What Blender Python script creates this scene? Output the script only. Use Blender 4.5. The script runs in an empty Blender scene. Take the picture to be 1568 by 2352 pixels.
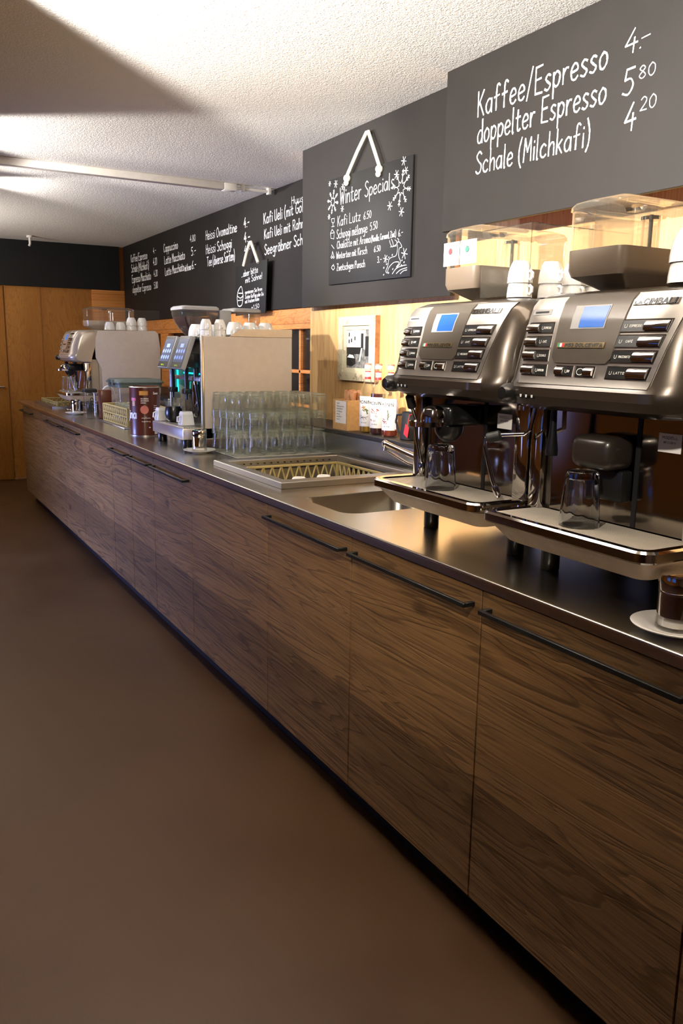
import bpy, bmesh, math, random
from mathutils import Vector, Matrix
random.seed(7)
SC = bpy.context.scene
COL = SC.collection
R = math.radians
# ------------------------------------------------------------------ camera
cam_d = bpy.data.cameras.new('camera')
cam_d.sensor_fit = 'VERTICAL'; cam_d.sensor_height = 36.0; cam_d.lens = 28.966
cam_d.clip_start = 0.02
cam = bpy.data.objects.new('camera', cam_d); COL.objects.link(cam)
def cam_axes(yaw, pit, rol):
    f = Vector((math.sin(yaw)*math.cos(pit), math.cos(yaw)*math.cos(pit), math.sin(pit)))
    r = Vector((math.cos(yaw), -math.sin(yaw), 0)); u = r.cross(f)
    c, s = math.cos(rol), math.sin(rol)
    return c*r+s*u, -s*r+c*u, f
cr, cu, cf = cam_axes(R(29.4716), R(-11.0886), R(0.83238))
m = Matrix((cr, cu, -cf)).transposed().to_4x4(); m.translation = Vector((-1.178, 0, 1.427))
cam.matrix_world = m
SC.camera = cam
# ------------------------------------------------------------------ view, world
SC.view_settings.view_transform = 'Standard'; SC.view_settings.look = 'None'
SC.view_settings.exposure = 0.0; SC.view_settings.gamma = 1.0
SC.view_settings.use_curve_mapping = False
try:
    SC.cycles.max_bounces = 10; SC.cycles.diffuse_bounces = 4; SC.cycles.glossy_bounces = 4
    SC.cycles.transmission_bounces = 8; SC.cycles.transparent_max_bounces = 40
    SC.cycles.caustics_reflective = True; SC.cycles.caustics_refractive = False
    SC.cycles.sample_clamp_indirect = 6.0; SC.cycles.use_denoising = True
except Exception:
    pass
W = bpy.data.worlds.new('world'); SC.world = W; W.use_nodes = True
W.node_tree.nodes['Background'].inputs[0].default_value = (1.0, 0.82, 0.66, 1)
W.node_tree.nodes['Background'].inputs[1].default_value = 0.02
# ------------------------------------------------------------------ lamps of the room and added fill lights (all outside the frame)
def spot(name, loc, aim, watt, angle, blend, color, size=0.03):
    l = bpy.data.lights.new(name, 'SPOT'); l.energy = watt; l.spot_size = R(angle); l.spot_blend = blend
    l.color = color; l.shadow_soft_size = size
    o = bpy.data.objects.new(name, l); COL.objects.link(o); o.location = loc
    o.rotation_euler = (Vector(aim)-Vector(loc)).to_track_quat('-Z', 'Y').to_euler(); return o
def area(name, loc, aim, watt, sx, sy, color):
    l = bpy.data.lights.new(name, 'AREA'); l.energy = watt; l.shape = 'RECTANGLE'; l.size = sx; l.size_y = sy; l.color = color
    o = bpy.data.objects.new(name, l); COL.objects.link(o); o.location = loc
    o.rotation_euler = (Vector(aim)-Vector(loc)).to_track_quat('-Z', 'Y').to_euler(); return o
WARM = (1.0, 0.80, 0.60); SOFT = (1.0, 0.94, 0.88)
spot('spot_light', (-1.25, 2.3, 2.22), (0.9, 2.3, 2.75), 880, 96, 0.22, SOFT)
spot('spot_light', (-1.35, 0.45, 2.25), (0.6, 2.0, 1.95), 150, 86, 0.6, (1.0, 0.90, 0.78))
spot('spot_light', (-1.20, 4.85, 2.30), (1.0, 4.85, 2.10), 270, 74, 0.35, SOFT)
spot('spot_light', (-0.75, 6.0, 2.38), (0.9, 5.0, 1.5), 110, 88, 0.4, SOFT)
spot('spot_light', (-0.60, 6.2, 2.36), (1.2, 6.35, 2.50), 80, 84, 0.6, SOFT)
area('fill_light', (-0.15, 0.8, 2.46), (-0.15, 0.8, 0), 20, 0.3, 1.6, WARM)  # added overhead fill standing in for ceiling bounce, no real fitting
area('fill_light', (-1.5, 7.6, 1.85), (-1.1, 7.8, 2.6), 58, 0.6, 0.6, SOFT)  # added upward fill that brightens the far ceiling, no such lamp known
spot('spot_light', (-1.0, 4.3, 2.36), (0.62, 6.7, 1.35), 75, 42, 0.8, SOFT)  # added spot to brighten the far machine's side and cups
dl = area('window_daylight', (-3.6, 6.2, 0.8), (0, 5.4, 0.55), 36, 1.6, 0.8, (0.34, 0.42, 1.0)); dl.data.spread = R(70)
# ------------------------------------------------------------------ mesh builder
class B:
    def __init__(s): s.v = []; s.f = []; s.mi = []
    def add(s, verts, faces, mat=0, M=None):
        n = len(s.v)
        s.v += [tuple(M @ Vector(p)) if M else tuple(p) for p in verts]
        s.f += [tuple(i+n for i in q) for q in faces]; s.mi += [mat]*len(faces); return s
    def from_bm(s, bm, mat=0, M=None):
        bm.verts.ensure_lookup_table(); bm.verts.index_update()
        s.add([v.co[:] for v in bm.verts], [[v.index for v in f.verts] for f in bm.faces], mat, M); bm.free(); return s
    def box(s, x0, y0, z0, x1, y1, z1, bev=0, seg=2, mat=0, M=None):
        bm = bmesh.new(); bmesh.ops.create_cube(bm, size=1)
        for v in bm.verts:
            v.co = ((x0+x1)/2+v.co.x*(x1-x0), (y0+y1)/2+v.co.y*(y1-y0), (z0+z1)/2+v.co.z*(z1-z0))
        if bev > 0: bmesh.ops.bevel(bm, geom=bm.edges[:], offset=bev, segments=seg, affect='EDGES', profile=0.5)
        return s.from_bm(bm, mat, M)
    def lathe(s, prof, c=(0,0,0), n=24, mat=0, M=None, flute=None):
        vs = []; fs = []
        for (r, z, *flat) in prof:
            for k in range(n):
                a = 2*math.pi*k/n; rr = r*(flute(a, z) if flute and not flat else 1)
                vs.append((c[0]+rr*math.cos(a), c[1]+rr*math.sin(a), c[2]+z))
        for i in range(len(prof)-1):
            for k in range(n):
                a, b = i*n+k, i*n+(k+1) % n
                fs.append((a, b, b+n, a+n))
        if prof[0][0] > 1e-6: fs.append(tuple(reversed(range(n))))
        if prof[-1][0] > 1e-6: fs.append(tuple(range((len(prof)-1)*n, len(prof)*n)))
        return s.add(vs, fs, mat, M)
    def shell(s, prof, c=(0,0,0), n=24, mat=0, M=None, flute=None):   # lathe without end caps
        vs = []; fs = []
        for (r, z) in prof:
            for k in range(n):
                a = 2*math.pi*k/n; rr = r*(flute(a, z) if flute else 1)
                vs.append((c[0]+rr*math.cos(a), c[1]+rr*math.sin(a), c[2]+z))
        for i in range(len(prof)-1):
            for k in range(n):
                a, b = i*n+k, i*n+(k+1) % n
                fs.append((a, b, b+n, a+n))
        return s.add(vs, fs, mat, M)
    def tube(s, path, r, n=10, mat=0, M=None, caps=True):
        P = [Vector(p) for p in path]; rs = r if isinstance(r, (list, tuple)) else [r]*len(P)
        vs = []; fs = []; up = None
        for i, p in enumerate(P):
            t = (P[min(i+1, len(P)-1)]-P[max(i-1, 0)]).normalized()
            if up is None: up = Vector((0,0,1)) if abs(t.z) < .9 else Vector((1,0,0))
            a = t.cross(up).normalized(); b = a.cross(t).normalized(); up = b
            for k in range(n):
                w = 2*math.pi*k/n; vs.append(p+(a*math.cos(w)+b*math.sin(w))*rs[i])
        for i in range(len(P)-1):
            for k in range(n):
                q, w = i*n+k, i*n+(k+1) % n; fs.append((q, w, w+n, q+n))
        if caps: fs.append(tuple(reversed(range(n)))); fs.append(tuple(range((len(P)-1)*n, len(P)*n)))
        return s.add(vs, fs, mat, M)
    def cyl(s, a, b, r, n=20, mat=0, M=None, bev=0):
        a = Vector(a); b = Vector(b)
        if bev:
            d = (b-a).normalized()*bev
            return s.tube([a, a+d*.3, a+d, b-d, b-d*.3, b], [r-bev, r-bev*.3, r, r, r-bev*.3, r-bev], n, mat, M)
        return s.tube([a, b], r, n, mat, M)
    def prism(s, poly, axis, a0, a1, bev=0, seg=2, mat=0, M=None):
        # poly in the two axes left over (in x,y,z order), extruded along axis
        bm = bmesh.new()
        def P(p, a): return {'x': (a, p[0], p[1]), 'y': (p[0], a, p[1]), 'z': (p[0], p[1], a)}[axis]
        lo = [bm.verts.new(P(p, a0)) for p in poly]; hi = [bm.verts.new(P(p, a1)) for p in poly]
        n = len(poly); bm.faces.new(lo); bm.faces.new(list(reversed(hi)))
        for i in range(n): bm.faces.new((lo[i], hi[i], hi[(i+1) % n], lo[(i+1) % n]))
        bmesh.ops.recalc_face_normals(bm, faces=bm.faces[:])
        if bev > 0:
            es = [e for e in bm.edges if (e.verts[0] in lo) == (e.verts[1] in lo)]
            bmesh.ops.bevel(bm, geom=es, offset=bev, segments=seg, affect='EDGES', profile=0.5)
        return s.from_bm(bm, mat, M)
    def loft(s, loops, mat=0, cap0=False, cap1=False, closed=True, M=None):
        n = len(loops[0]); vs = [p for l in loops for p in l]; fs = []
        for i in range(len(loops)-1):
            for k in range(n if closed else n-1):
                a, b = i*n+k, i*n+(k+1) % n; fs.append((a, b, b+n, a+n))
        if cap0: fs.append(tuple(reversed(range(n))))
        if cap1: fs.append(tuple(range((len(loops)-1)*n, len(loops)*n)))
        return s.add(vs, fs, mat, M)
    def ball(s, c, r, n=16, mat=0, sc=(1,1,1)):
        pr = [(r*math.sin(math.pi*i/(n//2)), -r*math.cos(math.pi*i/(n//2))) for i in range(n//2+1)]
        pr[0] = (0, -r); pr[-1] = (0, r)
        return s.lathe(pr, n=n, mat=mat, M=Matrix.Translation(c) @ Matrix.Diagonal((*sc, 1)))
def rrect(x0, y0, x1, y1, r, z, seg=6):
    out = []
    for cx, cy, a0 in ((x1-r, y1-r, 0), (x0+r, y1-r, 90), (x0+r, y0+r, 180), (x1-r, y0+r, 270)):
        for k in range(seg+1):
            a = R(a0+90*k/seg); out.append((cx+r*math.cos(a), cy+r*math.sin(a), z))
    return out
def wpos(o):
    p = Vector(o.location)
    while o.parent: o = o.parent; p += Vector(o.location)
    return p
def obj(name, b, mats, parent=None, ang=38):
    me = bpy.data.meshes.new(name)
    off = wpos(parent) if parent else Vector((0,0,0))
    me.from_pydata([tuple(Vector(v)-off) for v in b.v], [], b.f)
    for m_ in (mats if isinstance(mats, (list, tuple)) else [mats]): me.materials.append(m_)
    me.polygons.foreach_set('material_index', b.mi)
    bm = bmesh.new(); bm.from_mesh(me)
    bmesh.ops.remove_doubles(bm, verts=bm.verts[:], dist=1e-6)
    bmesh.ops.recalc_face_normals(bm, faces=bm.faces[:]); bm.to_mesh(me); bm.free()
    me.polygons.foreach_set('use_smooth', [True]*len(me.polygons)); me.set_sharp_from_angle(angle=R(ang))
    o = bpy.data.objects.new(name, me); COL.objects.link(o)
    if parent: o.parent = parent
    return o
def tag(o, label, cat, group=None, kind=None):
    o['label'] = label; o['category'] = cat
    if group: o['group'] = group
    if kind: o['kind'] = kind
    return o
def thing(name, label, cat, loc=(0,0,0), group=None):
    o = bpy.data.objects.new(name, None); COL.objects.link(o); o.location = loc; o.empty_display_size = .05
    return tag(o, label, cat, group)
def struct(name, b, mats, label=None, cat=None):
    o = obj(name, b, mats); o['kind'] = 'structure'
    o['label'] = label or name.replace('_', ' ')+' of the room'; o['category'] = cat or name.split('_')[0]
    return o
def copy_thing(root, loc, label=None, group=None, rz=None):
    c = root.copy(); COL.objects.link(c); c.location = loc
    if rz is not None: c.rotation_euler = (0, 0, rz)
    if label: c['label'] = label
    if group: c['group'] = group
    for ch in list(root.children):
        d = ch.copy(); COL.objects.link(d); d.parent = c
        for g in list(ch.children):
            e = g.copy(); COL.objects.link(e); e.parent = d
    return c
# ------------------------------------------------------------------ materials
def srgb(r, g, b):
    f = lambda c: (c/255/12.92) if c/255 <= .04045 else ((c/255+.055)/1.055)**2.4
    return (f(r), f(g), f(b), 1)
class N:
    def __init__(s, name):
        s.m = bpy.data.materials.new(name); s.m.use_nodes = True; s.t = s.m.node_tree; s.t.nodes.clear()
        s.out = s.n('ShaderNodeOutputMaterial')
    def n(s, kind, **kw):
        x = s.t.nodes.new(kind)
        for k, v in kw.items(): setattr(x, k, v)
        return x
    def l(s, a, b): s.t.links.new(a, b)
    def pri(s, col=(.8,.8,.8,1), rough=.5, metal=0, coat=0, spec=.5, trans=0, ior=1.45, emit=None, es=0):
        p = s.n('ShaderNodeBsdfPrincipled'); i = p.inputs
        i['Base Color'].default_value = col; i['Roughness'].default_value = rough; i['Metallic'].default_value = metal
        i['Coat Weight'].default_value = coat; i['Coat Roughness'].default_value = .08
        i['Specular IOR Level'].default_value = spec; i['Transmission Weight'].default_value = trans; i['IOR'].default_value = ior
        if emit: i['Emission Color'].default_value = emit; i['Emission Strength'].default_value = es
        s.l(p.outputs[0], s.out.inputs[0]); return p
    def coords(s, scale=(1,1,1), kind='Object', loc=(0,0,0)):
        if kind == 'World': src = s.n('ShaderNodeNewGeometry').outputs['Position']
        else: src = s.n('ShaderNodeTexCoord').outputs[kind]
        mp = s.n('ShaderNodeMapping'); mp.inputs['Scale'].default_value = scale; mp.inputs['Location'].default_value = loc
        s.l(src, mp.inputs['Vector']); return mp.outputs[0]
    def noise(s, vec, scale=5, detail=3, rough=.5, dist=0):
        x = s.n('ShaderNodeTexNoise'); x.inputs['Scale'].default_value = scale; x.inputs['Detail'].default_value = detail
        x.inputs['Roughness'].default_value = rough; x.inputs['Distortion'].default_value = dist
        if vec: s.l(vec, x.inputs['Vector'])
        return x.outputs['Fac']
    def ramp(s, fac, stops):
        x = s.n('ShaderNodeValToRGB'); e = x.color_ramp.elements
        while len(e) < len(stops): e.new(.5)
        for k, (p, c) in enumerate(stops):
            e[k].position = p; e[k].color = c if isinstance(c, (tuple, list)) else (c, c, c, 1)
        s.l(fac, x.inputs[0]); return x.outputs[0]
    def math(s, op, a, b=None):
        x = s.n('ShaderNodeMath', operation=op)
        for k, v in enumerate((a, b)):
            if v is None: continue
            if hasattr(v, 'links'): s.l(v, x.inputs[k])
            else: x.inputs[k].default_value = v
        return x.outputs[0]
    def mix(s, fac, a, b, mode='MIX'):
        x = s.n('ShaderNodeMix', data_type='RGBA', blend_type=mode)
        for k, v in ((0, fac), (6, a), (7, b)):
            if hasattr(v, 'links'): s.l(v, x.inputs[k])
            else: x.inputs[k].default_value = v
        return x.outputs[2]
    def bump(s, h, p, strength=.3, dist=.01):
        x = s.n('ShaderNodeBump'); x.inputs['Strength'].default_value = strength; x.inputs['Distance'].default_value = dist
        s.l(h, x.inputs['Height']); s.l(x.outputs[0], p.inputs['Normal']); return x
def plain(name, rgb, rough=.5, metal=0, coat=0, spec=.5, var=.06, emit=None, es=0, scale=30):
    k = N(name); c = srgb(*rgb); p = k.pri(c, rough, metal, coat, spec, emit=(srgb(*emit) if emit else None), es=es)
    if var:
        f = k.noise(k.coords(), scale, 4)
        d = tuple(x*(1-var*2) for x in c[:3])+(1,); e = tuple(min(1, x*(1+var*2)) for x in c[:3])+(1,)
        k.l(k.ramp(f, [(.3, d), (.7, e)]), p.inputs['Base Color'])
    return k.m
def steel(name, rgb, rough=.28, stretch=(4, 200, 200), var=.08):
    k = N(name); p = k.pri(srgb(*rgb), rough, 1.0)
    f = k.noise(k.coords(stretch), 3, 1)
    k.l(k.ramp(f, [(.1, max(.02, rough-var)), (.9, rough+var)]), p.inputs['Roughness'])
    return k.m
def thin_glass(name, tint=(.97,.98,.97), edge=(.55,.6,.57), gloss=.9, blend=.35, fk=.8, haze=0):
    k = N(name)
    lw = k.n('ShaderNodeLayerWeight'); lw.inputs[0].default_value = blend
    tr = k.n('ShaderNodeBsdfTransparent'); gl = k.n('ShaderNodeBsdfGlossy'); gl.inputs['Roughness'].default_value = .04
    gl.inputs['Color'].default_value = (gloss, gloss, gloss, 1)
    cc = k.mix(k.math('POWER', lw.outputs['Facing'], 3.0), (*tint, 1), (*edge, 1)); k.l(cc, tr.inputs[0])
    mx = k.n('ShaderNodeMixShader')
    f = k.math('MULTIPLY', lw.outputs['Fresnel'], fk); f = k.math('MINIMUM', f, .8)
    k.l(f, mx.inputs[0]); k.l(tr.outputs[0], mx.inputs[1]); k.l(gl.outputs[0], mx.inputs[2]); res = mx.outputs[0]
    if haze:
        df = k.n('ShaderNodeBsdfTranslucent'); df2 = k.n('ShaderNodeBsdfDiffuse'); ad = k.n('ShaderNodeMixShader'); m2 = k.n('ShaderNodeMixShader'); df.inputs[0].default_value = df2.inputs[0].default_value = (.74,.77,.66,1)
        k.l(df.outputs[0], ad.inputs[1]); k.l(df2.outputs[0], ad.inputs[2]); m2.inputs[0].default_value = haze
        k.l(res, m2.inputs[1]); k.l(ad.outputs[0], m2.inputs[2]); res = m2.outputs[0]
    k.l(res, k.out.inputs[0])
    return k.m
def real_glass(name, col=(1,1,1,1), rough=0, ior=1.48):
    k = N(name); g = k.n('ShaderNodeBsdfGlass'); g.inputs['Color'].default_value = col; g.inputs['Roughness'].default_value = rough
    g.inputs['IOR'].default_value = ior; k.l(g.outputs[0], k.out.inputs[0]); return k.m
def grain_wood(name, base, dark, light, along='y', plank=.2, rough=.5, kind='World', line=1.0, knots=True, bumpk=.25, gscale=1.0, tone=.5, stretch=1.0, fibre=120, blotch=0):
    # boards stacked across the grain, cathedral figure, pores and knots
    k = N(name); p = k.pri(srgb(*base), rough)
    src = k.coords((1,1,1), kind)
    sx = k.n('ShaderNodeSeparateXYZ'); k.l(src, sx.inputs[0])
    ax = {'x': 0, 'y': 1, 'z': 2}
    A = sx.outputs[ax[along]]; C = sx.outputs[2] if along != 'z' else k.math('ADD', sx.outputs[0], sx.outputs[1])
    # slow wander of the board joints is zero; board index gives every board its own figure
    idx = k.math('FLOOR', k.math('DIVIDE', C, plank))
    wn = k.n('ShaderNodeTexWhiteNoise', noise_dimensions='1D'); k.l(idx, wn.inputs['W'])
    cb = k.n('ShaderNodeCombineXYZ')
    k.l(k.math('MULTIPLY', A, 1.3*gscale*stretch), cb.inputs[0]); k.l(k.math('MULTIPLY', C, 5.5*gscale), cb.inputs[1])
    k.l(k.math('MULTIPLY', wn.outputs['Value'], 40), cb.inputs[2])
    fig = k.noise(cb.outputs[0], 1.6, 3, .5, .6)
    rings = k.math('FRACT', k.math('MULTIPLY', fig, 22*line))
    rr = k.ramp(rings, [(0, .05), (.6, .15), (.86, 1.0), (.93, .9), (1.0, .05)])
    cb2 = k.n('ShaderNodeCombineXYZ'); k.l(k.math('MULTIPLY', A, 5*stretch), cb2.inputs[0]); k.l(k.math('MULTIPLY', C, fibre), cb2.inputs[1]); k.l(sx.outputs[0], cb2.inputs[2])
    fib = k.noise(cb2.outputs[0], 1.5, 5, .65)
    big = k.noise(cb.outputs[0], .9, 2)
    col = k.mix(k.ramp(big, [(.35, 0), (.65, 1)]), srgb(*base), srgb(*light))
    calm = k.ramp(k.noise(cb.outputs[0], .55, 2), [(.34, .38), (.56, 1)])
    col = k.mix(k.math('MULTIPLY', k.math('MULTIPLY', rr, calm), .62), col, srgb(*dark))
    col = k.mix(k.math('MULTIPLY', k.ramp(fib, [(.45, 0), (.72, 1)]), .6), col, srgb(*dark))
    t = k.math('ADD', k.math('MULTIPLY', wn.outputs['Value'], tone), 1-tone/2)
    tc = k.n('ShaderNodeCombineColor')
    for q in range(3): k.l(t, tc.inputs[q])
    col = k.mix(1.0, col, tc.outputs[0], 'MULTIPLY')
    if knots:
        kb = k.n('ShaderNodeCombineXYZ'); k.l(k.math('MULTIPLY', A, 1.9), kb.inputs[0]); k.l(k.math('MULTIPLY', C, 3.4), kb.inputs[1]); k.l(k.math('MULTIPLY', fig, .25), kb.inputs[2])
        vo = k.n('ShaderNodeTexVoronoi'); vo.inputs['Scale'].default_value = 1.5; k.l(kb.outputs[0], vo.inputs['Vector'])
        kn = k.ramp(vo.outputs['Distance'], [(.02, 1), (.09, .55), (.13, 0)])
        col = k.mix(k.math('MULTIPLY', kn, .75), col, tuple(x*.45 for x in srgb(*dark)[:3])+(1,))
    if blotch:
        bl = k.noise(cb.outputs[0], 3.2, 4, .6, .4); col = k.mix(k.math('MULTIPLY', k.ramp(bl, [(.56, 0), (.66, 1)]), blotch), col, srgb(*dark))
    # thin joint between boards
    fr = k.math('FRACT', k.math('DIVIDE', C, plank))
    jn = k.ramp(k.math('ABSOLUTE', k.math('SUBTRACT', fr, .5)), [(.488, 0), (.497, 1)])
    col = k.mix(k.math('MULTIPLY', jn, .5), col, tuple(x*.4 for x in srgb(*dark)[:3])+(1,))
    k.l(col, p.inputs['Base Color'])
    k.l(k.ramp(fib, [(.3, rough-.08), (.7, rough+.15)]), p.inputs['Roughness'])
    h = k.math('SUBTRACT', k.math('MULTIPLY', rr, -.5), k.math('MULTIPLY', fib, .8))
    k.bump(h, p, bumpk, .004); return k.m
M = {}
M['front'] = grain_wood('old_pine_front', (124,92,54), (46,27,13), (142,108,66), 'y', .205, .45, line=.62, bumpk=.3, tone=.5, stretch=.32, fibre=75, blotch=.35)
M['pine'] = grain_wood('pale_pine', (212,170,110), (182,132,76), (220,182,124), 'z', .145, .45, line=.3, bumpk=.03, tone=.1, stretch=.4)
M['orange'] = grain_wood('honey_wood_panel', (160,104,41), (138,85,30), (170,116,51), 'z', .9, .38, line=.5, knots=False, bumpk=.03, tone=.1)
M['beam'] = grain_wood('honey_wood_beam', (206,132,62), (160,92,38), (220,150,80), 'y', .4, .42, line=.5, knots=True, bumpk=.04, tone=.1)
def m_ceiling():
    k = N('rough_white_plaster'); p = k.pri(srgb(226,222,216), .9)
    a = k.noise(k.coords(kind='World'), 150, 3, .6); b = k.noise(k.coords(kind='World'), 70, 2, .5)
    k.bump(k.math('ADD', a, k.math('MULTIPLY', b, .7)), p, .5, .008); return k.m
M['ceil'] = m_ceiling()
def m_floor():
    k = N('brown_linoleum'); p = k.pri(srgb(98,72,50), .42)
    a = k.noise(k.coords(kind='World'), 1.6, 4, .6); b = k.noise(k.coords(kind='World'), 260, 2, .6)
    c = k.mix(k.ramp(a, [(.35, 0), (.65, 1)]), srgb(66,43,21), srgb(75,51,26))
    c = k.mix(k.math('MULTIPLY', k.ramp(b, [(.4, 0), (.75, 1)]), .35), c, srgb(48,34,22)); k.l(c, p.inputs['Base Color'])
    k.l(k.ramp(a, [(.3, .38), (.7, .5)]), p.inputs['Roughness']); k.bump(b, p, .06, .002); return k.m
M['floor'] = m_floor()
M['wall'] = plain('painted_wall', (150,128,104), .8)
M['board'] = plain('chalkboard_paint', (31,28,25), .62, spec=.28, var=.05, scale=6)
M['slate'] = plain('slate_board', (26,26,26), .55, spec=.28, var=.05, scale=8)
M['chalk'] = plain('white_chalk', (240,240,238), .9, var=.03, scale=200)
M['rope'] = plain('cotton_rope', (236,228,206), .9, var=.1, scale=300)
M['worktop'] = steel('brushed_steel_worktop', (194,189,176), .24, (3, 3, 3), .006)
M['steel'] = steel('brushed_steel', (198,194,188), .3, (5,5,5), .004)
M['satin'] = steel('satin_steel_panel', (206,200,192), .34, (5,5,5), .01)
M['chrome'] = plain('polished_chrome', (210,206,202), .07, 1.0, var=0)
M['mirror'] = plain('polished_back_panel', (150,142,132), .1, 1.0, var=0)
M['brown'] = plain('bronze_metallic_paint', (62,54,45), .3, .55, .6, var=.1, scale=900)
M['cover'] = plain('bronze_satin_cover', (70,63,54), .38, .4, .2, var=.05, scale=900)
M['champ'] = plain('champagne_metallic_paint', (176,164,148), .32, .5, .4, var=.03, scale=900)
M['beige'] = plain('beige_panel', (188,176,162), .42, .0, .1, var=.02)
M['cream'] = plain('cream_enamel', (206,186,160), .4, 0, .2, var=.03)
M['black'] = plain('black_plastic', (20,20,20), .3, 0, .2, var=.05)
M['matt'] = plain('matt_black', (14,14,15), .6, var=.05)
M['handle'] = plain('blackened_steel', (34,34,32), .42, .5, var=.1)
M['rubber'] = plain('rubber_grip', (26,25,24), .55, var=.05)
M['grey'] = plain('grey_plastic', (150,150,150), .4, var=.03)
M['lid'] = plain('grey_green_lid', (82,92,88), .45, var=.03)
M['porc'] = plain('white_porcelain', (236,236,234), .16, 0, .4, var=.01)
M['kick'] = plain('dark_kick_board', (16,18,24), .5, var=.05)
M['ledge'] = plain('dark_ledge', (40,37,32), .5, var=.08)
M['red'] = plain('red_paint', (200,40,46), .4)
M['green'] = plain('green_paint', (30,120,80), .4)
M['white'] = plain('white_label', (238,236,232), .6, var=.02)
M['ink'] = plain('printing_ink', (40,38,38), .7)
M['lightink'] = plain('light_print', (214,214,208), .6)
M['kraft'] = plain('kraft_board', (190,150,98), .8, var=.06, scale=60)
M['bag'] = plain('brown_paper_bag', (176,126,88), .75, var=.12, scale=40)
M['tin'] = plain('brown_tin_print', (80,32,13), .35, 0, .3, var=.08, scale=12)
M['tinpink'] = plain('pink_print', (206,120,104), .45)
M['tingold'] = plain('gold_print', (188,134,62), .45)
M['rack'] = plain('beige_rack_plastic', (158,142,92), .45, var=.04)
M['mat'] = plain('clear_mat', (150,150,142), .35, var=.03)
M['tray'] = steel('blue_steel_tray', (150,152,172), .3)
M['screenb'] = plain('blue_display', (24,60,120), .25, emit=(56,130,225), es=.62, var=0)
M['screent'] = plain('touch_display', (60,64,78), .15, emit=(112,118,142), es=.55, var=0)
M['icon'] = plain('display_icon', (140,160,220), .2, emit=(130,150,225), es=.45, var=0)
M['lime'] = plain('lime_print', (160,190,30), .3, emit=(150,180,20), es=.3, var=0)
M['teal'] = plain('teal_led', (20,200,200), .3, emit=(30,210,215), es=2.2, var=0)
M['white_paint'] = plain('white_paint', (226,222,214), .5, var=.02)
M['brass'] = plain('old_brass', (150,132,96), .3, .9, var=.1, scale=60)
M['tglass'] = thin_glass('tumbler_glass', (.985,.993,.98), (.90,.93,.89), .95, .3, .45, .03)
M['acryl'] = thin_glass('clear_acrylic', (.96,.95,.935), (.82,.78,.72), .9, .3, .6, .03)
M['smoke'] = thin_glass('smoky_acrylic', (.80,.77,.73), (.4,.36,.32), .8, .3)
M['glass'] = real_glass('thick_glass', (.97,.98,.98,1))
M['syrup1'] = plain('golden_syrup', (150,112,24), .12, 0, .6, var=.05)
M['syrup2'] = plain('dark_caramel_syrup', (62,16,12), .12, 0, .6, var=.05)
M['syrup3'] = plain('red_amber_syrup', (126,44,16), .12, 0, .6, var=.05)
M['beans'] = plain('coffee_beans', (66,36,22), .4, var=.4, scale=90)
M['pane'] = thin_glass('window_pane', (.6,.64,.7), (.3,.3,.34), .8, .4)
M['dusk'] = plain('dim_back_room', (92,94,108), .8, var=.25, scale=4)
def m_distress():
    k = N('flaking_white_paint'); p = k.pri(srgb(184,174,144), .6)
    f = k.noise(k.coords(kind='World'), 26, 5, .65)
    k.l(k.ramp(f, [(.0, srgb(150,120,90)), (.36, srgb(150,130,104)), (.42, srgb(184,176,148)), (.8, srgb(192,184,158))]), p.inputs['Base Color'])
    k.bump(f, p, .2, .004); return k.m
M['distress'] = m_distress()
M['oldwood'] = plain('bare_frame_wood', (150,100,64), .6, var=.15, scale=30)
M['ph1'] = plain('photo_white', (226,226,222), .3); M['ph2'] = plain('photo_dark', (34,34,34), .3); M['ph3'] = plain('photo_grey', (112,112,110), .3, var=.3, scale=50)
M['sky'] = plain('evening_sky', (60,90,160), .9, emit=(70,120,230), es=.45, var=0)
M['leaf'] = plain('leaf_print', (96,110,60), .6); M['berry'] = plain('berry_print', (150,60,50), .6)
M['rimglass'] = thin_glass('tumbler_rim', (.9,.93,.9), (.8,.85,.8), .95, .5, .8, .22)
M['hopperbase'] = plain('bronze_plastic', (96,84,71), .38, .2, .3, var=.04, scale=900)
M['slats'] = plain('light_tray_slats', (188,180,166), .38, .35, var=.02)
M['head'] = plain('dark_brown_casting', (44,37,31), .35, .2, .3, var=.05)
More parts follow.
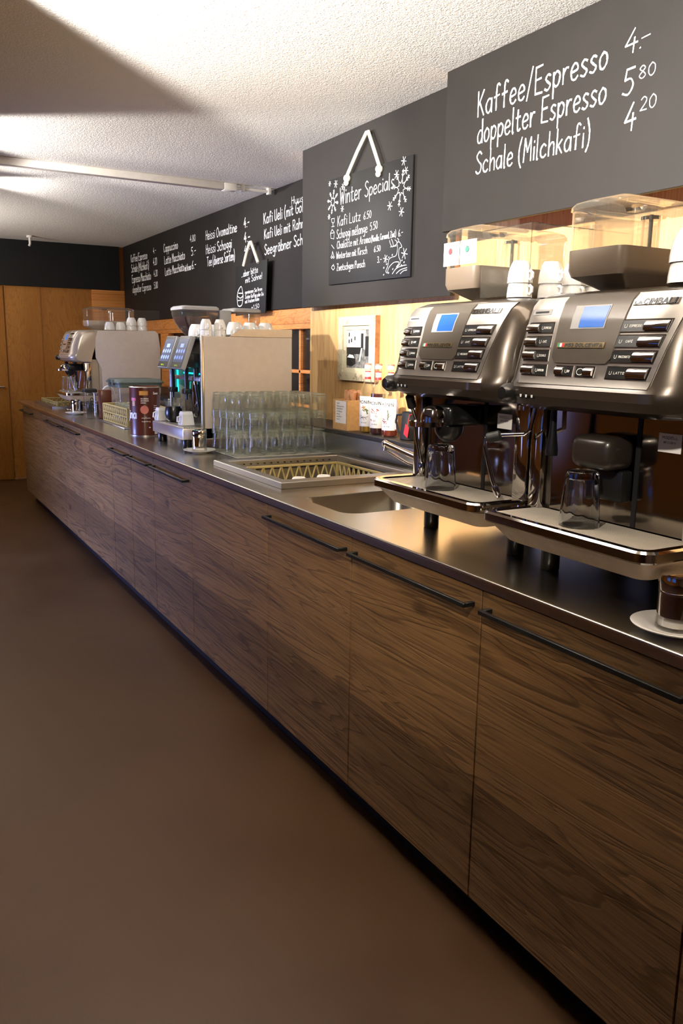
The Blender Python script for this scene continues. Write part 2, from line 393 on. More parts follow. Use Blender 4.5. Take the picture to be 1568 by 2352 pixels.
# ------------------------------------------------------------------ hand lettering, one stroke per pen stroke
GL = {
'a':"42,48 25,56 6,38 6,14 20,0 38,14 42,48;43,54 44,0",'b':"6,100 6,0;6,30 22,54 42,40 40,12 22,0 6,14",'c':"40,46 24,55 6,36 8,10 26,0 42,10",
'd':"42,48 24,55 6,34 10,6 28,2 42,22;42,100 43,0",'e':"8,28 40,34 36,52 20,56 5,34 10,6 28,0 42,10",'f':"42,92 30,100 20,84 18,0;4,52 38,56",
'g':"42,46 24,56 6,38 12,14 28,12 42,32;43,54 42,-20 28,-36 8,-28",'h':"6,100 6,0;6,34 24,54 38,44 40,0",'i':"8,54 8,0;8,74 9,79",'j':"16,54 14,-26 2,-34;16,74 17,79",
'k':"6,100 6,0;38,54 8,26;16,32 40,0",'l':"8,100 8,4 14,0",'m':"6,54 6,0;6,36 20,54 30,44 30,0;30,36 44,54 56,44 57,0",'n':"6,54 6,0;6,34 24,54 38,44 40,0",
'o':"24,55 6,36 10,6 26,0 42,18 40,44 24,55",'p':"6,54 6,-38;6,40 24,55 42,40 36,10 20,2 6,14",'q':"42,48 24,55 6,34 10,6 28,2 42,22;42,54 43,-38",'r':"6,54 7,0;7,32 20,52 34,52",
's':"36,50 20,56 8,42 22,28 36,16 22,0 4,6",'t':"18,84 18,10 28,0 38,6;4,54 36,56",'u':"6,54 8,12 22,0 38,14 40,54;40,54 42,0",'v':"4,54 20,0;20,0 38,54",
'w':"4,54 16,0;16,0 28,40;28,40 40,0;40,0 54,54",'x':"4,54 40,0;40,54 4,0",'y':"6,54 22,8;40,54 22,8 8,-36",'z':"6,52 38,54;38,54 6,2;6,2 40,0",
'A':"4,0 28,100;28,100 52,0;14,36 44,36",'B':"8,100 8,0;8,98 36,96 44,76 32,56 8,54;8,54 42,48 50,22 36,2 8,0",'C':"50,84 32,100 8,66 10,20 32,0 52,16",'D':"8,100 8,0;8,98 36,94 54,56 40,8 8,0",
'E':"48,100 8,98;8,98 8,2;8,2 50,0;8,52 42,54",'F':"48,100 8,98;8,98 8,0;8,52 42,54",'G':"52,82 34,100 8,66 12,14 34,0 52,20 52,44;52,44 34,44",'H':"8,100 8,0;48,100 48,0;8,50 48,54",'I':"10,100 10,0",
'K':"8,100 8,0;48,100 10,44;20,54 50,0",'L':"8,100 8,2;8,2 46,0",'M':"6,0 12,100;12,100 32,40;32,40 54,100;54,100 58,0",'N':"8,0 8,100;8,100 48,0;48,0 48,100",'O':"32,100 8,66 14,10 34,0 56,30 52,80 32,100",
'P':"8,100 8,0;8,96 38,100 48,76 34,52 8,48",'R':"8,100 8,0;8,96 38,100 48,76 34,52 8,48;26,50 50,0",'S':"46,88 28,100 8,80 24,56 46,36 40,8 20,0 4,12",'T':"2,98 56,100;28,100 28,0",
'U':"8,100 10,20 28,0 46,20 48,100",'V':"4,100 26,0;26,0 48,100",'W':"4,100 18,0;18,0 34,70;34,70 50,0;50,0 66,100",'Z':"6,98 50,100;50,100 6,2;6,2 54,0",
'0':"24,98 6,66 8,20 24,0 42,24 42,74 24,98",'1':"6,74 24,98;24,98 24,0",'2':"8,80 24,98 42,80 34,48 4,2;4,2 44,2",'3':"6,92 26,98 40,78 20,54;20,54 42,30 28,0 4,10",'4':"34,100 4,34;4,34 48,40;36,62 34,0",
'5':"44,98 14,96;14,96 10,56;10,56 32,58 42,30 26,0 4,8",'6':"38,98 14,60 6,20 22,0 42,20 30,46 8,34",'8':"26,54 8,76 24,98 40,78 26,54 6,24 24,0 44,22 26,54",
'.':"6,2 9,5",',':"8,6 4,-12",'-':"4,44 36,46",'/':"4,-10 36,108",'(':"22,110 6,60 8,10 22,-20",')':"6,110 22,60 20,10 6,-20",'!':"10,100 9,30;9,4 10,8",'+':"4,40 40,40;22,62 22,18"}
GL['é'] = GL['e']+";22,70 34,84"; GL['É'] = GL['E']+";22,110 34,124"; GL['ä'] = GL['a']+";14,70 15,76;34,70 35,76"
def smooth(p, k=5):
    if len(p) < 3: return p
    out = []
    for i in range(len(p)-1):
        a, b, c, d = p[max(i-1, 0)], p[i], p[i+1], p[min(i+2, len(p)-1)]
        for j in range(k):
            t = j/k
            out.append(tuple(.5*((2*b[q])+(-a[q]+c[q])*t+(2*a[q]-5*b[q]+4*c[q]-d[q])*t*t+(-a[q]+3*b[q]-3*c[q]+d[q])*t**3) for q in (0, 1)))
    out.append(p[-1]); return out
def pen(text, gap=13):
    x = 0; out = []
    for ch in text:
        if ch == ' ': x += 30; continue
        st = [[tuple(float(q) for q in p.split(',')) for p in s_.split()] for s_ in GL[ch].split(';')]
        w = max(p[0] for s_ in st for p in s_)
        for s_ in st: out.append([(p[0]+x, p[1]) for p in smooth(s_)])
        x += w+gap
    return out, x-gap
PENS = [0]
def ribbon(b, pts, w, fn, mat=0, jit=.25):
    n = len(pts); L = []; Q = []
    for i in range(n):
        a = pts[max(i-1, 0)]; c = pts[min(i+1, n-1)]; dx, dy = c[0]-a[0], c[1]-a[1]; d = math.hypot(dx, dy) or 1
        ww = w/2*(1+random.uniform(-jit, jit)); nx, ny = -dy/d*ww, dx/d*ww
        ex = (-dx/d*w*.3, -dy/d*w*.3) if i == 0 else ((dx/d*w*.3, dy/d*w*.3) if i == n-1 else (0, 0))
        L.append(fn(pts[i][0]+nx+ex[0], pts[i][1]+ny+ex[1])); Q.append(fn(pts[i][0]-nx+ex[0], pts[i][1]-ny+ex[1]))
    PENS[0] += 1; L = [Vector(p) for p in L]; Q = [Vector(p) for p in Q]; nr = (Q[0]-L[0]).cross(L[-1]-L[0]+(L[1]-L[0])*.01)
    if nr.length > 0:
        nr.normalize()
        for i in range(n): d = nr*((PENS[0] % 12)*9e-6+i*2.5e-6); L[i] += d; Q[i] += d
    b.add(L+Q, [(i, i+1, n+i+1, n+i) for i in range(n-1)], mat)
def letter(b, text, fn, length, h, w, mat=0, jit=.25):
    # fn maps (along, up) in metres to a point
    st, tot = pen(text)
    for s_ in st: ribbon(b, [(p[0]/tot*length, p[1]/100*h) for p in s_], w, fn, mat, jit)
def chalk(b, items, x, wk=.085, wmin=.003):
    for t, y0, z0, y1, z1, h in items:
        d = Vector((y1-y0, z1-z0)); L = d.length; d /= L; n_ = Vector((-d.y, d.x)); n_ = n_ if n_.y > 0 else -n_
        letter(b, t, lambda u, v: (x, y0+d.x*u+n_.x*v, z0+d.y*u+n_.y*v), L, h, max(wmin, h*wk))
def chalk_line(b, pts, x, w): ribbon(b, smooth(pts, 4), w, lambda u, v: (x, u, v))
BIG_TEXT = [('Kaffee/Espresso', 2.659, 2.295, 2.021, 2.3, 0.087), ('doppelter Espresso', 2.652, 2.199, 2.017, 2.198, 0.082), ('Schale (Milchkafi)', 2.654, 2.092, 2.075, 2.082, 0.077), ('4', 1.955, 2.316, 1.905, 2.314, 0.066), ('-', 1.892, 2.325, 1.857, 2.327, 0.044), ('.', 1.9, 2.318, 1.891, 2.318, 0.05), ('5', 1.952, 2.2, 1.908, 2.199, 0.074), ('80', 1.891, 2.232, 1.831, 2.232, 0.036), ('4', 1.934, 2.094, 1.89, 2.093, 0.078), ('20', 1.877, 2.141, 1.819, 2.141, 0.038)]
WINTER_TEXT = [('Winter', 3.884, 2.16, 3.673, 2.16, 0.079), ('Specials', 3.637, 2.161, 3.376, 2.163, 0.07), ('Kafi Lutz', 3.907, 2.056, 3.674, 2.057, 0.049), ('6.50', 3.643, 2.057, 3.572, 2.059, 0.034), ('Schoggi mélange', 3.914, 1.995, 3.606, 1.994, 0.045), ('5.50', 3.58, 1.999, 3.512, 2.001, 0.036), ('Chailatte mit Aroma', 3.909, 1.945, 3.574, 1.944, 0.037), ('(Vanille, Caramel, Zimt)', 3.565, 1.945, 3.348, 1.947, 0.028), ('6.-', 3.327, 1.944, 3.29, 1.946, 0.03), ('Wintertee mit Kirsch', 3.914, 1.895, 3.604, 1.894, 0.035), ('6.50', 3.539, 1.895, 3.481, 1.896, 0.026), ('Zwetschgen Punsch', 3.908, 1.835, 3.622, 1.833, 0.035), ('3.-', 3.507, 1.843, 3.468, 1.843, 0.028)]
FAR_TEXT = [('Kaffee/Espresso', 9.091, 2.319, 8.485, 2.308, 0.074), ('4.-', 8.282, 2.337, 8.185, 2.337, 0.051), ('Schale (Milchkafi)', 9.081, 2.214, 8.437, 2.204, 0.078), ('4.20', 8.285, 2.224, 8.163, 2.226, 0.067), ('Espresso Macchiato', 9.071, 2.104, 8.38, 2.1, 0.08), ('4.20', 8.279, 2.116, 8.158, 2.117, 0.06), ('doppelter Espresso', 9.06, 2.002, 8.382, 1.999, 0.072), ('5.80', 8.283, 2.002, 8.161, 2.004, 0.062), ('Cappuccino', 7.944, 2.318, 7.524, 2.314, 0.072), ('4.80', 7.189, 2.333, 7.051, 2.332, 0.054), ('Latte Macchiato', 7.931, 2.207, 7.335, 2.208, 0.073), ('5.-', 7.165, 2.218, 7.045, 2.221, 0.069), ('Latte Macchiato', 7.918, 2.101, 7.358, 2.11, 0.071), ('mit Aroma', 7.342, 2.101, 7.178, 2.103, 0.057), ('6.-', 7.156, 2.105, 7.045, 2.107, 0.067), ('Heissi Ovomaltine', 6.8, 2.311, 6.122, 2.304, 0.072), ('4.-', 5.983, 2.315, 5.881, 2.313, 0.069), ('Heissi Schoggi', 6.799, 2.199, 6.23, 2.198, 0.073), ('4.-', 5.981, 2.21, 5.87, 2.209, 0.068), ('Tee (diverse Sorten)', 6.775, 2.099, 6.17, 2.102, 0.073), ('4.-', 5.978, 2.13, 5.871, 2.13, 0.053), ('Huuskaffi', 5.174, 2.37, 4.792, 2.36, 0.046), ('Kafi Ueli (mit Goldwasser)', 5.624, 2.299, 4.663, 2.306, 0.07), ('Kafi Ueli mit Rahm', 5.614, 2.196, 4.975, 2.205, 0.064), ('Seegräbner Schnäpsli', 5.607, 2.087, 4.787, 2.105, 0.07)]
SIGN_TEXT = [('...aber bitte', 5.916, 1.951, 5.613, 1.967, 0.044), ('mit Sahne!', 5.842, 1.905, 5.539, 1.92, 0.041), ('geniessen Sie Ihren', 5.849, 1.827, 5.539, 1.837, 0.026), ('Zucker Kaffee oder Ovi', 5.849, 1.794, 5.514, 1.801, 0.026), ('mit frischem Rahm', 5.85, 1.76, 5.596, 1.771, 0.026), ('+1.50', 5.732, 1.712, 5.594, 1.721, 0.029)]
WC = [(4.022, 2.297), (3.227, 2.28), (3.223, 1.759), (3.993, 1.769), (3.613, 2.455), (3.795, 2.275), (3.493, 2.266)]
STARS = [(3.959, 2.184, 0.059), (3.314, 2.154, 0.079), (3.994, 2.278, 0.013), (3.929, 2.267, 0.019), (3.855, 2.241, 0.016), (3.857, 2.136, 0.016), (3.998, 2.114, 0.013), (3.298, 2.266, 0.02), (3.355, 2.218, 0.02), (3.278, 2.222, 0.017), (3.406, 2.089, 0.021), (3.307, 2.05, 0.021), (3.432, 1.855, 0.019), (3.273, 1.865, 0.025)]
DEER = [(3.418, 1.789), (3.426, 1.8), (3.411, 1.821), (3.403, 1.848), (3.382, 1.857), (3.344, 1.861), (3.332, 1.882), (3.332, 1.904), (3.338, 1.916), (3.317, 1.92), (3.295, 1.896), (3.316, 1.891), (3.319, 1.858), (3.303, 1.833), (3.312, 1.818), (3.337, 1.81), (3.313, 1.829), (3.355, 1.833), (3.389, 1.82), (3.407, 1.805), (3.412, 1.789)]
ANT = [[(3.338, 1.913), (3.376, 1.904), (3.394, 1.921), (3.401, 1.935)], [(3.367, 1.905), (3.372, 1.923), (3.386, 1.94)], [(3.334, 1.915), (3.343, 1.927), (3.356, 1.933)], [(3.327, 1.919), (3.325, 1.932), (3.335, 1.937)], [(3.393, 1.905), (3.342, 1.905)]]
HILL = [[(3.37, 1.782), (3.337, 1.804), (3.287, 1.812), (3.254, 1.813)], [(3.336, 1.781), (3.303, 1.795), (3.249, 1.801)], [(3.302, 1.778), (3.277, 1.789), (3.249, 1.791)]]
ICONS = [[(3.971, 2.101), (3.968, 2.086), (3.953, 2.077), (3.94, 2.082), (3.94, 2.1), (3.971, 2.101)], [(3.955, 2.077), (3.954, 2.064)], [(3.968, 2.061), (3.94, 2.061)], [(3.98, 2.03), (3.975, 2.004), (3.942, 1.998), (3.939, 2.028), (3.98, 2.03)], [(3.98, 2.031), (3.963, 2.048), (3.939, 2.03)], [(3.968, 1.97), (3.939, 1.949)], [(3.956, 1.937), (3.96, 1.92), (3.966, 1.913)], [(3.956, 1.937), (3.942, 1.913)], [(3.974, 1.908), (3.966, 1.915), (3.955, 1.908), (3.963, 1.901), (3.974, 1.908)], [(3.953, 1.908), (3.942, 1.913), (3.933, 1.906), (3.942, 1.9), (3.953, 1.908)], [(3.965, 1.854), (3.956, 1.865), (3.937, 1.862), (3.932, 1.849), (3.947, 1.841), (3.965, 1.854)], [(3.95, 1.865), (3.943, 1.87)]]
DOTS = [(3.404, 1.861), (3.374, 1.869), (3.422, 1.831), (3.446, 1.817), (3.367, 1.805), (3.446, 1.785), (3.403, 1.79), (3.291, 1.838), (3.273, 1.828), (3.295, 1.817)]
SC = [(6.005, 2.032), (5.442, 2.046), (5.492, 1.681), (6.039, 1.675), (5.735, 2.186), (5.863, 2.026), (5.595, 2.03)]
CONE = [[(6.003, 1.809), (5.988, 1.75), (5.916, 1.75), (5.887, 1.806)], [(6.003, 1.811), (5.985, 1.853), (5.925, 1.886), (5.897, 1.849), (5.886, 1.808)], [(5.994, 1.818), (5.939, 1.802), (5.886, 1.817)], [(5.974, 1.839), (5.902, 1.836)], [(5.987, 1.786), (5.894, 1.787)]]
# ------------------------------------------------------------------ the room
XW, YE, ZC = 1.05, 9.45, 2.505          # near wall, end wall, ceiling
b = B(); b.box(-4.6, -2.6, -.1, 1.6, YE+.1, 0); struct('floor', b, M['floor'], 'brown linoleum floor in front of the counter')
def m_grid(x0, y0, x1, y1, z, h): bb = B(); bb.box(x0, y0, z, x1, y1, z+h); return bb
struct('ceiling', m_grid(-4.6, -2.6, 1.6, YE+.1, ZC, .1), M['ceil'], 'white rough plaster ceiling')
b = B(); b.box(-4.7, -2.6, 0, -4.6, YE+.1, ZC); struct('wall_left', b, M['orange'], 'plain wall opposite the counter')
for k, y0 in enumerate((-.6, 2.0)):
    f = B()
    for q in (0, .84, 1.68): f.box(-4.598, y0+q, .95, -4.55, y0+q+.06, 2.15, .004)
    f.box(-4.598, y0, .90, -4.54, y0+1.74, .95, .004); f.box(-4.598, y0, 2.15, -4.55, y0+1.74, 2.2, .004)
    w_ = struct('window_%d' % (k+3), f, M['white_paint'], 'evening window in the wall opposite the counter, %s one' % ('nearer', 'farther')[k])
    g = B(); g.box(-4.597, y0+.06, .95, -4.59, y0+1.68, 2.15); obj('pane', g, M['sky'], w_)
b = B(); b.box(-4.6, -2.7, 0, 1.6, -2.6, ZC); struct('wall_back', b, M['wall'], 'plain wall behind the viewer')
b = B(); b.box(-4.6, YE, 0, 1.6, YE+.1, ZC); struct('wall_end', b, M['orange'], 'honey coloured wooden wall at the far end')
b = B(); b.box(XW, -2.6, 0, 1.6, 4.34, ZC); struct('wall_right', b, M['pine'], 'pale pine wall behind the near coffee machines')
b = B(); b.box(1.37, 4.34, 0, 1.45, YE, 1.06); b.box(1.37, 4.34, 1.7, 1.45, YE, ZC)
struct('wall_window', b, M['beam'], 'wooden wall above and below the windows behind the counter')
# wooden lintel and posts of the window wall
b = B(); b.box(1.345, 4.34, 1.565, 1.46, YE, 1.70, .003); struct('trim_1', b, M['beam'], 'honey coloured wooden beam above the windows')
for k, (y0, y1) in enumerate(((7.93, 8.16), (4.34, 4.42))):
    b = B(); b.box(1.345, y0, 1.06, 1.46, y1, 1.5655, .003); struct('trim_%d' % (k+2), b, M['beam'], ('wooden window post behind the far machine', 'wooden window post beside the pine wall')[k])
b = B(); b.box(1.30, 8.98, 0, 1.37, YE, 1.7, .004); struct('trim_4', b, M['beam'], 'wooden corner post at the far end')
b = B(); b.box(.98, 9.405, 0, 1.37, YE, 2.04, .004); struct('trim_5', b, M['beam'], 'lighter wooden panel in the far corner')
for k, (y0, y1, ms) in enumerate(((4.42, 7.93, (5.15, 6.2, 7.1)), (8.16, 8.98, ()))):
    f = B()
    for yy in ms: f.box(1.385, yy-.013, 1.06, 1.435, yy+.013, 1.565, .003)
    f.box(1.385, y0, 1.270, 1.434, y1, 1.293, .003)
    w_ = struct('window_%d' % (k+1), f, M['beam'], ('window with wooden glazing bars behind the counter', 'narrow window beside the far post')[k])
    g = B(); g.box(1.405, y0, 1.06, 1.411, y1, 1.565); p_ = obj('pane', g, M['pane'], w_)
b = B(); b.box(2.3, 3.4, 0, 2.35, YE+1, 2.5); b.box(1.46, YE+.6, 0, 2.3, YE+.65, 2.5); b.box(1.46, 3.4, -.01, 2.35, YE+.6, 0); b.box(1.46, 3.4, 2.5, 2.35, YE+.65, 2.52)
struct('wall_beyond', b, M['dusk'], 'dim room behind the windows')
# door leaf in the end wall
d_ = B(); d_.box(-.92, 9.43, .006, .075, YE-.001, 2.035, .003); dr = struct('door_1', d_, M['orange'], 'flush wooden door in the end wall')
h = B(); h.tube([(.02, 9.444, 1.0), (.02, 9.375, 1.0), (-.10, 9.375, 1.0)], .009, 10); obj('door_handle', h, M['steel'], dr)
b = B(); b.box(.08, 9.435, 0, .98, YE-.0005, .02, .002); struct('baseboard_end', b, M['oldwood'], 'thin floor strip along the end wall')
# ------------------------------------------------------------------ counter
t = thing('worktop', 'long brushed steel worktop with raised back edge above the wooden cupboards', 'worktop', (.4, 4, .92))
def face_with_holes(outer, holes, z):
    bm = bmesh.new()
    for lp in [outer]+holes:
        vs = [bm.verts.new((p[0], p[1], z)) for p in lp]
        for i in range(len(vs)): bm.edges.new((vs[i], vs[(i+1) % len(vs)]))
    bmesh.ops.triangle_fill(bm, use_beauty=True, edges=bm.edges[:]); return bm
SINK = rrect(.088, 2.205, .52, 2.545, .062, .92, 8); WELL = [(.15, 2.79, .92), (.695, 2.79, .92), (.695, 3.365, .92), (.15, 3.365, .92)]
b = B(); b.from_bm(face_with_holes([(.006, -.6), (.8, -.6), (.8, 8.32), (.006, 8.32)], [SINK, WELL], .92))
pr = [(.006, .92)]+[(.006-.006*math.sin(R(a)), .914+.006*math.cos(R(a))) for a in (22, 45, 67, 90)]+[(0, .8935), (.03, .8935)]
obj('top', b, M['worktop'], t)
b = B(); b.loft([[(x, y, z) for x, z in pr] for y in (-.6, 8.32)], closed=False)
b.add([(x, 8.32, z) for x, z in pr]+[(.8, 8.32, .8935), (.8, 8.32, .92)], [tuple(range(len(pr)+2))]); obj('front_edge', b, M['worktop'], t)
b = B(); b.box(.795, -.6, .9, .803, 8.32, 1.024); obj('upstand', b, M['worktop'], t)
s_ = B(); lp = [SINK, [(p[0], p[1], .915) for p in SINK]]
for ins, z in ((.004, .905), (.01, .78), (.022, .762), (.05, .755)):
    lp.append(rrect(.088+ins, 2.205+ins, .52-ins, 2.545-ins, max(.02, .062-ins*.6), z, 8))
s_.loft(lp, cap1=True); s_.cyl((.3, 2.37, .7552), (.3, 2.37, .757), .035, 20); obj('sink_basin', s_, M['worktop'], t)
# recessed glass washer with raised rim
t = thing('glass_washer', 'recessed glass washer opening with raised steel rim beside the sink', 'glass washer', (.42, 3.07, .92))
b = B(); O = (.105, 2.725, .735, 3.425); I = (.15, 2.79, .695, 3.365)
ring = lambda q, z: [(q[0], q[1], z), (q[2], q[1], z), (q[2], q[3], z), (q[0], q[3], z)]
b.loft([ring(O, .921), ring(O, .942), ring((O[0]+.004, O[1]+.004, O[2]-.004, O[3]-.004), .945), ring((I[0]-.003, I[1]-.003, I[2]+.003, I[3]+.003), .945), ring(I, .942), ring(I, .90)])
obj('rim', b, M['steel'], t, 20)
b = B(); b.loft([ring(I, .90), ring(I, .70)], cap1=True); obj('tank', b, M['steel'], t, 20)
b = B(); b.box(.17, 3.355, .898, .62, 3.3635, .916); b.box(.684, 2.82, .885, .6935, 3.22, .922)
for k in range(15): b.cyl((.19+k*.033, 3.356, .927), (.19+k*.033, 3.3635, .927), .0035, 8)
obj('wash_slots', b, M['matt'], t)
def lattice(b, p0, p1, z0, z1, n, th, r=.0045):
    p0 = Vector(p0); p1 = Vector(p1)
    for k in range(n):
        a = p0.lerp(p1, k/n); m_ = p0.lerp(p1, (k+.5)/n); c = p0.lerp(p1, (k+1)/n)
        b.tube([(a.x, a.y, z0), (m_.x, m_.y, z1)], r, 4); b.tube([(m_.x, m_.y, z1), (c.x, c.y, z0)], r, 4)
def lattice_rack(name, label, cat, x0, y0, x1, y1, z0, z1, nx, ny, rows=1, base=True):
    t = thing(name, label, cat, ((x0+x1)/2, (y0+y1)/2, z0)); c = [(x0, y0), (x1, y0), (x1, y1), (x0, y1)]
    hh = (z1-z0)/rows; rim = B(); w = B()
    for i in range(4):
        a, d = c[i], c[(i+1) % 4]
        for q in range(rows+1):
            z = z0+hh*q; zz = (max(z0, z-.009), z+.001) if q == rows else (z, z+.008)
            rim.box(min(a[0], d[0])-.006, min(a[1], d[1])-.006, zz[0], max(a[0], d[0])+.006, max(a[1], d[1])+.006, zz[1], .0015, 1)
        for q in range(rows): lattice(w, (*a, 0), (*d, 0), z0+hh*q+.006, z0+hh*(q+1)-.004, nx if i % 2 == 0 else ny, .004)
        rim.box(a[0]-.007, a[1]-.007, z0, a[0]+.007, a[1]+.007, z1, .002, 1)
    obj('rack_rim', rim, M['rack'], t); obj('lattice_wall', w, M['rack'], t)
    if base:
        g = B()
        for k in range(9):
            x = x0+(x1-x0)*(k+.5)/9; g.box(x-.004, y0, z0+.001, x+.004, y1, z0+.008)
            y = y0+(y1-y0)*(k+.5)/9; g.box(x0, y-.004, z0+.001, x1, y+.004, z0+.0075)
        obj('rack_base', g, M['rack'], t)
    return t
lattice_rack('dish_rack', 'beige plastic rack with cups down inside the glass washer', 'dish rack', .175, 2.815, .655, 3.29, .845, .925, 11, 11)
b = B(); b.box(.775, -.6, 1.025, XW, 4.34, 1.045, .002); b.box(.775, 4.34, 1.025, 1.37, 9.40, 1.045, .002)
tag(obj('back_shelf', b, M['ledge']), 'dark narrow shelf along the wall behind the worktop', 'shelf')
b = B(); b.box(.075, -.6, 0, .09, 8.06, .1035); b.box(.09, 8.045, 0, .72, 8.06, .1035)
tag(obj('kick_board', b, M['kick']), 'dark kick board set back under the counter cupboards', 'kick board')
ED = [-.6, .229, .829, 1.427, 2.028, 2.627, 3.438, 4.004, 4.422, 4.825, 5.637, 6.26, 6.87, 7.48, 8.095]
HD = [0, 1, 1, 1, 1, 0, 1, 1, 1, 0, 1, 1, 0, 1]
CL = ['wooden cupboard front at the near end of the counter', 'wooden cupboard with long black handle cut off by the lower photo edge',
 'wide wooden cupboard with black handle below the nearest coffee machine', 'wooden cupboard with black handle below the gap between the bronze machines',
 'wooden cupboard with black handle below the sink', 'wooden cupboard without handle below the glass washer', 'wooden cupboard with black handle below the stacked tumblers',
 'narrow wooden cupboard with black handle below the twin screen machine', 'narrow wooden cupboard with short black handle below the brown tin',
 'wooden cupboard without handle below the beige basket', 'lilac lit wooden cupboard with black handle below the tall clear canister', 'lilac lit wooden cupboard with black handle below the farthest sugar pourer',
 'wooden cupboard without handle just before the orange lit end', 'orange lit wooden cupboard with small black handle at the far counter end']
for i in range(len(ED)-1):
    y0, y1 = ED[i], ED[i+1]
    t = thing('cupboard', CL[i], 'cupboard', (.35, (y0+y1)/2, .105), 'counter cupboards')
    b = B(); b.box(.0402, y0+.001, .105, .73, y1-.001, .885 if i not in (4, 5) else .66); obj('body', b, M['matt'] if i < len(ED)-2 else M['front'], t)
    b = B(); b.box(.0225, y0+.0005, .105, .04, y1-.0005, .8925); obj('gap_seal', b, M['matt'], t)  # black panel added behind the door to stop light leaking through seams
    b = B(); b.box(.004, y0+.0025, .104, .022, y1-.0025, .8905, .0004, 1); dd = obj('door', b, M['front'], t)
    if HD[i]:
        q = .026 if y1-y0 < .65 else .033; h = B(); s0, s1 = y0+q, y1-q
        h.box(-.030, s0, .8455, -.020, s1, .8565, .0012, 1)
        h.box(-.022, s0, .8455, .006, s0+.011, .8565, .0012, 1); h.box(-.022, s1-.011, .8455, .006, s1, .8565, .0012, 1)
        obj('handle', h, M['handle'], dd)
# ------------------------------------------------------------------ chalkboards
t = thing('menu_board', 'large dark menu board lettered Kaffee/Espresso above the near bronze machine', 'menu board', (.9, 1.5, 2.2))
b = B(); b.box(.885, -.2, 1.903, .905, 2.857, ZC-.001, .0015, 1); obj('panel', b, M['board'], t)
b = B(); b.box(.906, -.2, 1.95, XW-.0005, 2.70, ZC-.002); obj('wooden_batten', b, M['beam'], t)
def chalk_parts(items, x, wk, wmin, t, join=()):
    i = 0
    while i < len(items):
        n = 2 if i in join else 1
        b = B(); chalk(b, items[i:i+n], x, wk, wmin); obj('chalk_line', b, M['chalk'], t); i += n
chalk_parts(BIG_TEXT, .8843, .074, .003, t)
b = B(); chalk_line(b, [(1.828, 2.43), (1.79, 2.412)], .8843, .003); obj('chalk_smear', b, M['slate'], t)
t = thing('menu_board', 'blank dark board behind the hanging Winter Specials slate', 'menu board', (1.0, 3.7, 2.1))
b = B(); b.box(.993, 2.93, 1.662, 1.012, 4.335, ZC-.001, .0015, 1); obj('panel', b, M['board'], t)
b = B(); b.box(1.0125, 2.95, 1.70, XW-.0005, 4.30, ZC-.002); obj('wooden_batten', b, M['beam'], t)
t = thing('menu_board', 'long dark menu board with four columns of drinks along the window wall', 'menu board', (1.34, 7, 2.1))
b = B(); b.box(1.3305, 4.36, 1.702, 1.3445, 9.39, ZC-.001, .0015, 1); obj('panel', b, M['board'], t)
chalk_parts(FAR_TEXT, 1.330, .105, .0045, t)
t = thing('menu_board', 'empty black board high on the end wall above the door', 'menu board', (0, 9.42, 2.25))
b = B(); b.box(-2.2, 9.40, 2.042, 1.288, YE-.001, ZC-.001, .0015, 1); obj('panel', b, M['slate'], t)
# hanging slate: Winter Specials
t = thing('hanging_slate', 'square slate lettered Winter Specials hanging from a white rope', 'chalkboard', (.986, 3.62, 2.02))
b = B(); c_ = [(3.999, 2.298), (3.226, 2.281), (3.226, 1.760), (3.999, 1.768)]
b.prism(c_, 'x', .9812, .9915, .004, 2); obj('slate', b, M['slate'], t)
b = B(); X = .9805
chalk_parts(WINTER_TEXT, X, .066, .0024, t)
def flake(c, r, big):
    for k in range(8 if big else 6):
        a = 2*math.pi*k/(8 if big else 6)+.2; u = (math.cos(a), math.sin(a)); r0 = r*.42 if big else 0
        ribbon(b, [(c[0]+u[0]*r0, c[1]+u[1]*r0), (c[0]+u[0]*r, c[1]+u[1]*r)], .0035 if big else .003, lambda p, q: (X, p, q))
        if big:
            for f in (.62, .8):
                for s in (-1, 1):
                    a2 = a+s*.7; q0 = (c[0]+u[0]*r*f, c[1]+u[1]*r*f)
                    ribbon(b, [q0, (q0[0]+math.cos(a2)*r*.16, q0[1]+math.sin(a2)*r*.16)], .003, lambda p, q: (X, p, q))
    if big:
        st = [(c[0]+math.cos(math.pi*k/8+.2)*r*(.46 if k % 2 == 0 else .26), c[1]+math.sin(math.pi*k/8+.2)*r*(.46 if k % 2 == 0 else .26)) for k in range(17)]
        for k in range(16): ribbon(b, [st[k], st[k+1]], .003, lambda p, q: (X, p, q))
for y, z, r in STARS:
    b = B(); flake((y, z), r, r > .05); obj('chalk_snowflake', b, M['chalk'], t)
b = B()
for p in [DEER]+ANT: chalk_line(b, p, X, .0026)
obj('chalk_reindeer', b, M['chalk'], t)
b = B()
for p in HILL: chalk_line(b, p, X, .003)
obj('chalk_hill', b, M['chalk'], t); b = B()
for y, z in DOTS: ribbon(b, [(y-.002, z), (y+.002, z-.003)], .005, lambda u, v: (X, u, v))
obj('chalk_snow', b, M['chalk'], t)
for g in (ICONS[:3], ICONS[3:5], ICONS[5:6], ICONS[6:10], ICONS[10:]):
    b = B()
    for p in g: ribbon(b, p, .0026, lambda u, v: (X, u, v))
    obj('chalk_icon', b, M['chalk'], t)
b = B(); b.tube([(.974, 3.795, 2.29), (.973, 3.70, 2.38), (.976, 3.62, 2.452), (.976, 3.605, 2.452), (.973, 3.55, 2.37), (.974, 3.493, 2.275)], .009, 10)
for y, z in ((3.797, 2.272), (3.493, 2.264)): b.ball((.972, y, z), .019, 12); b.ball((.970, y+.004, z-.022), .014, 10)
obj('rope', b, M['rope'], t)
b = B(); b.cyl((.972, 3.612, 2.446), (.9925, 3.612, 2.446), .004, 8); obj('nail', b, M['steel'], t)
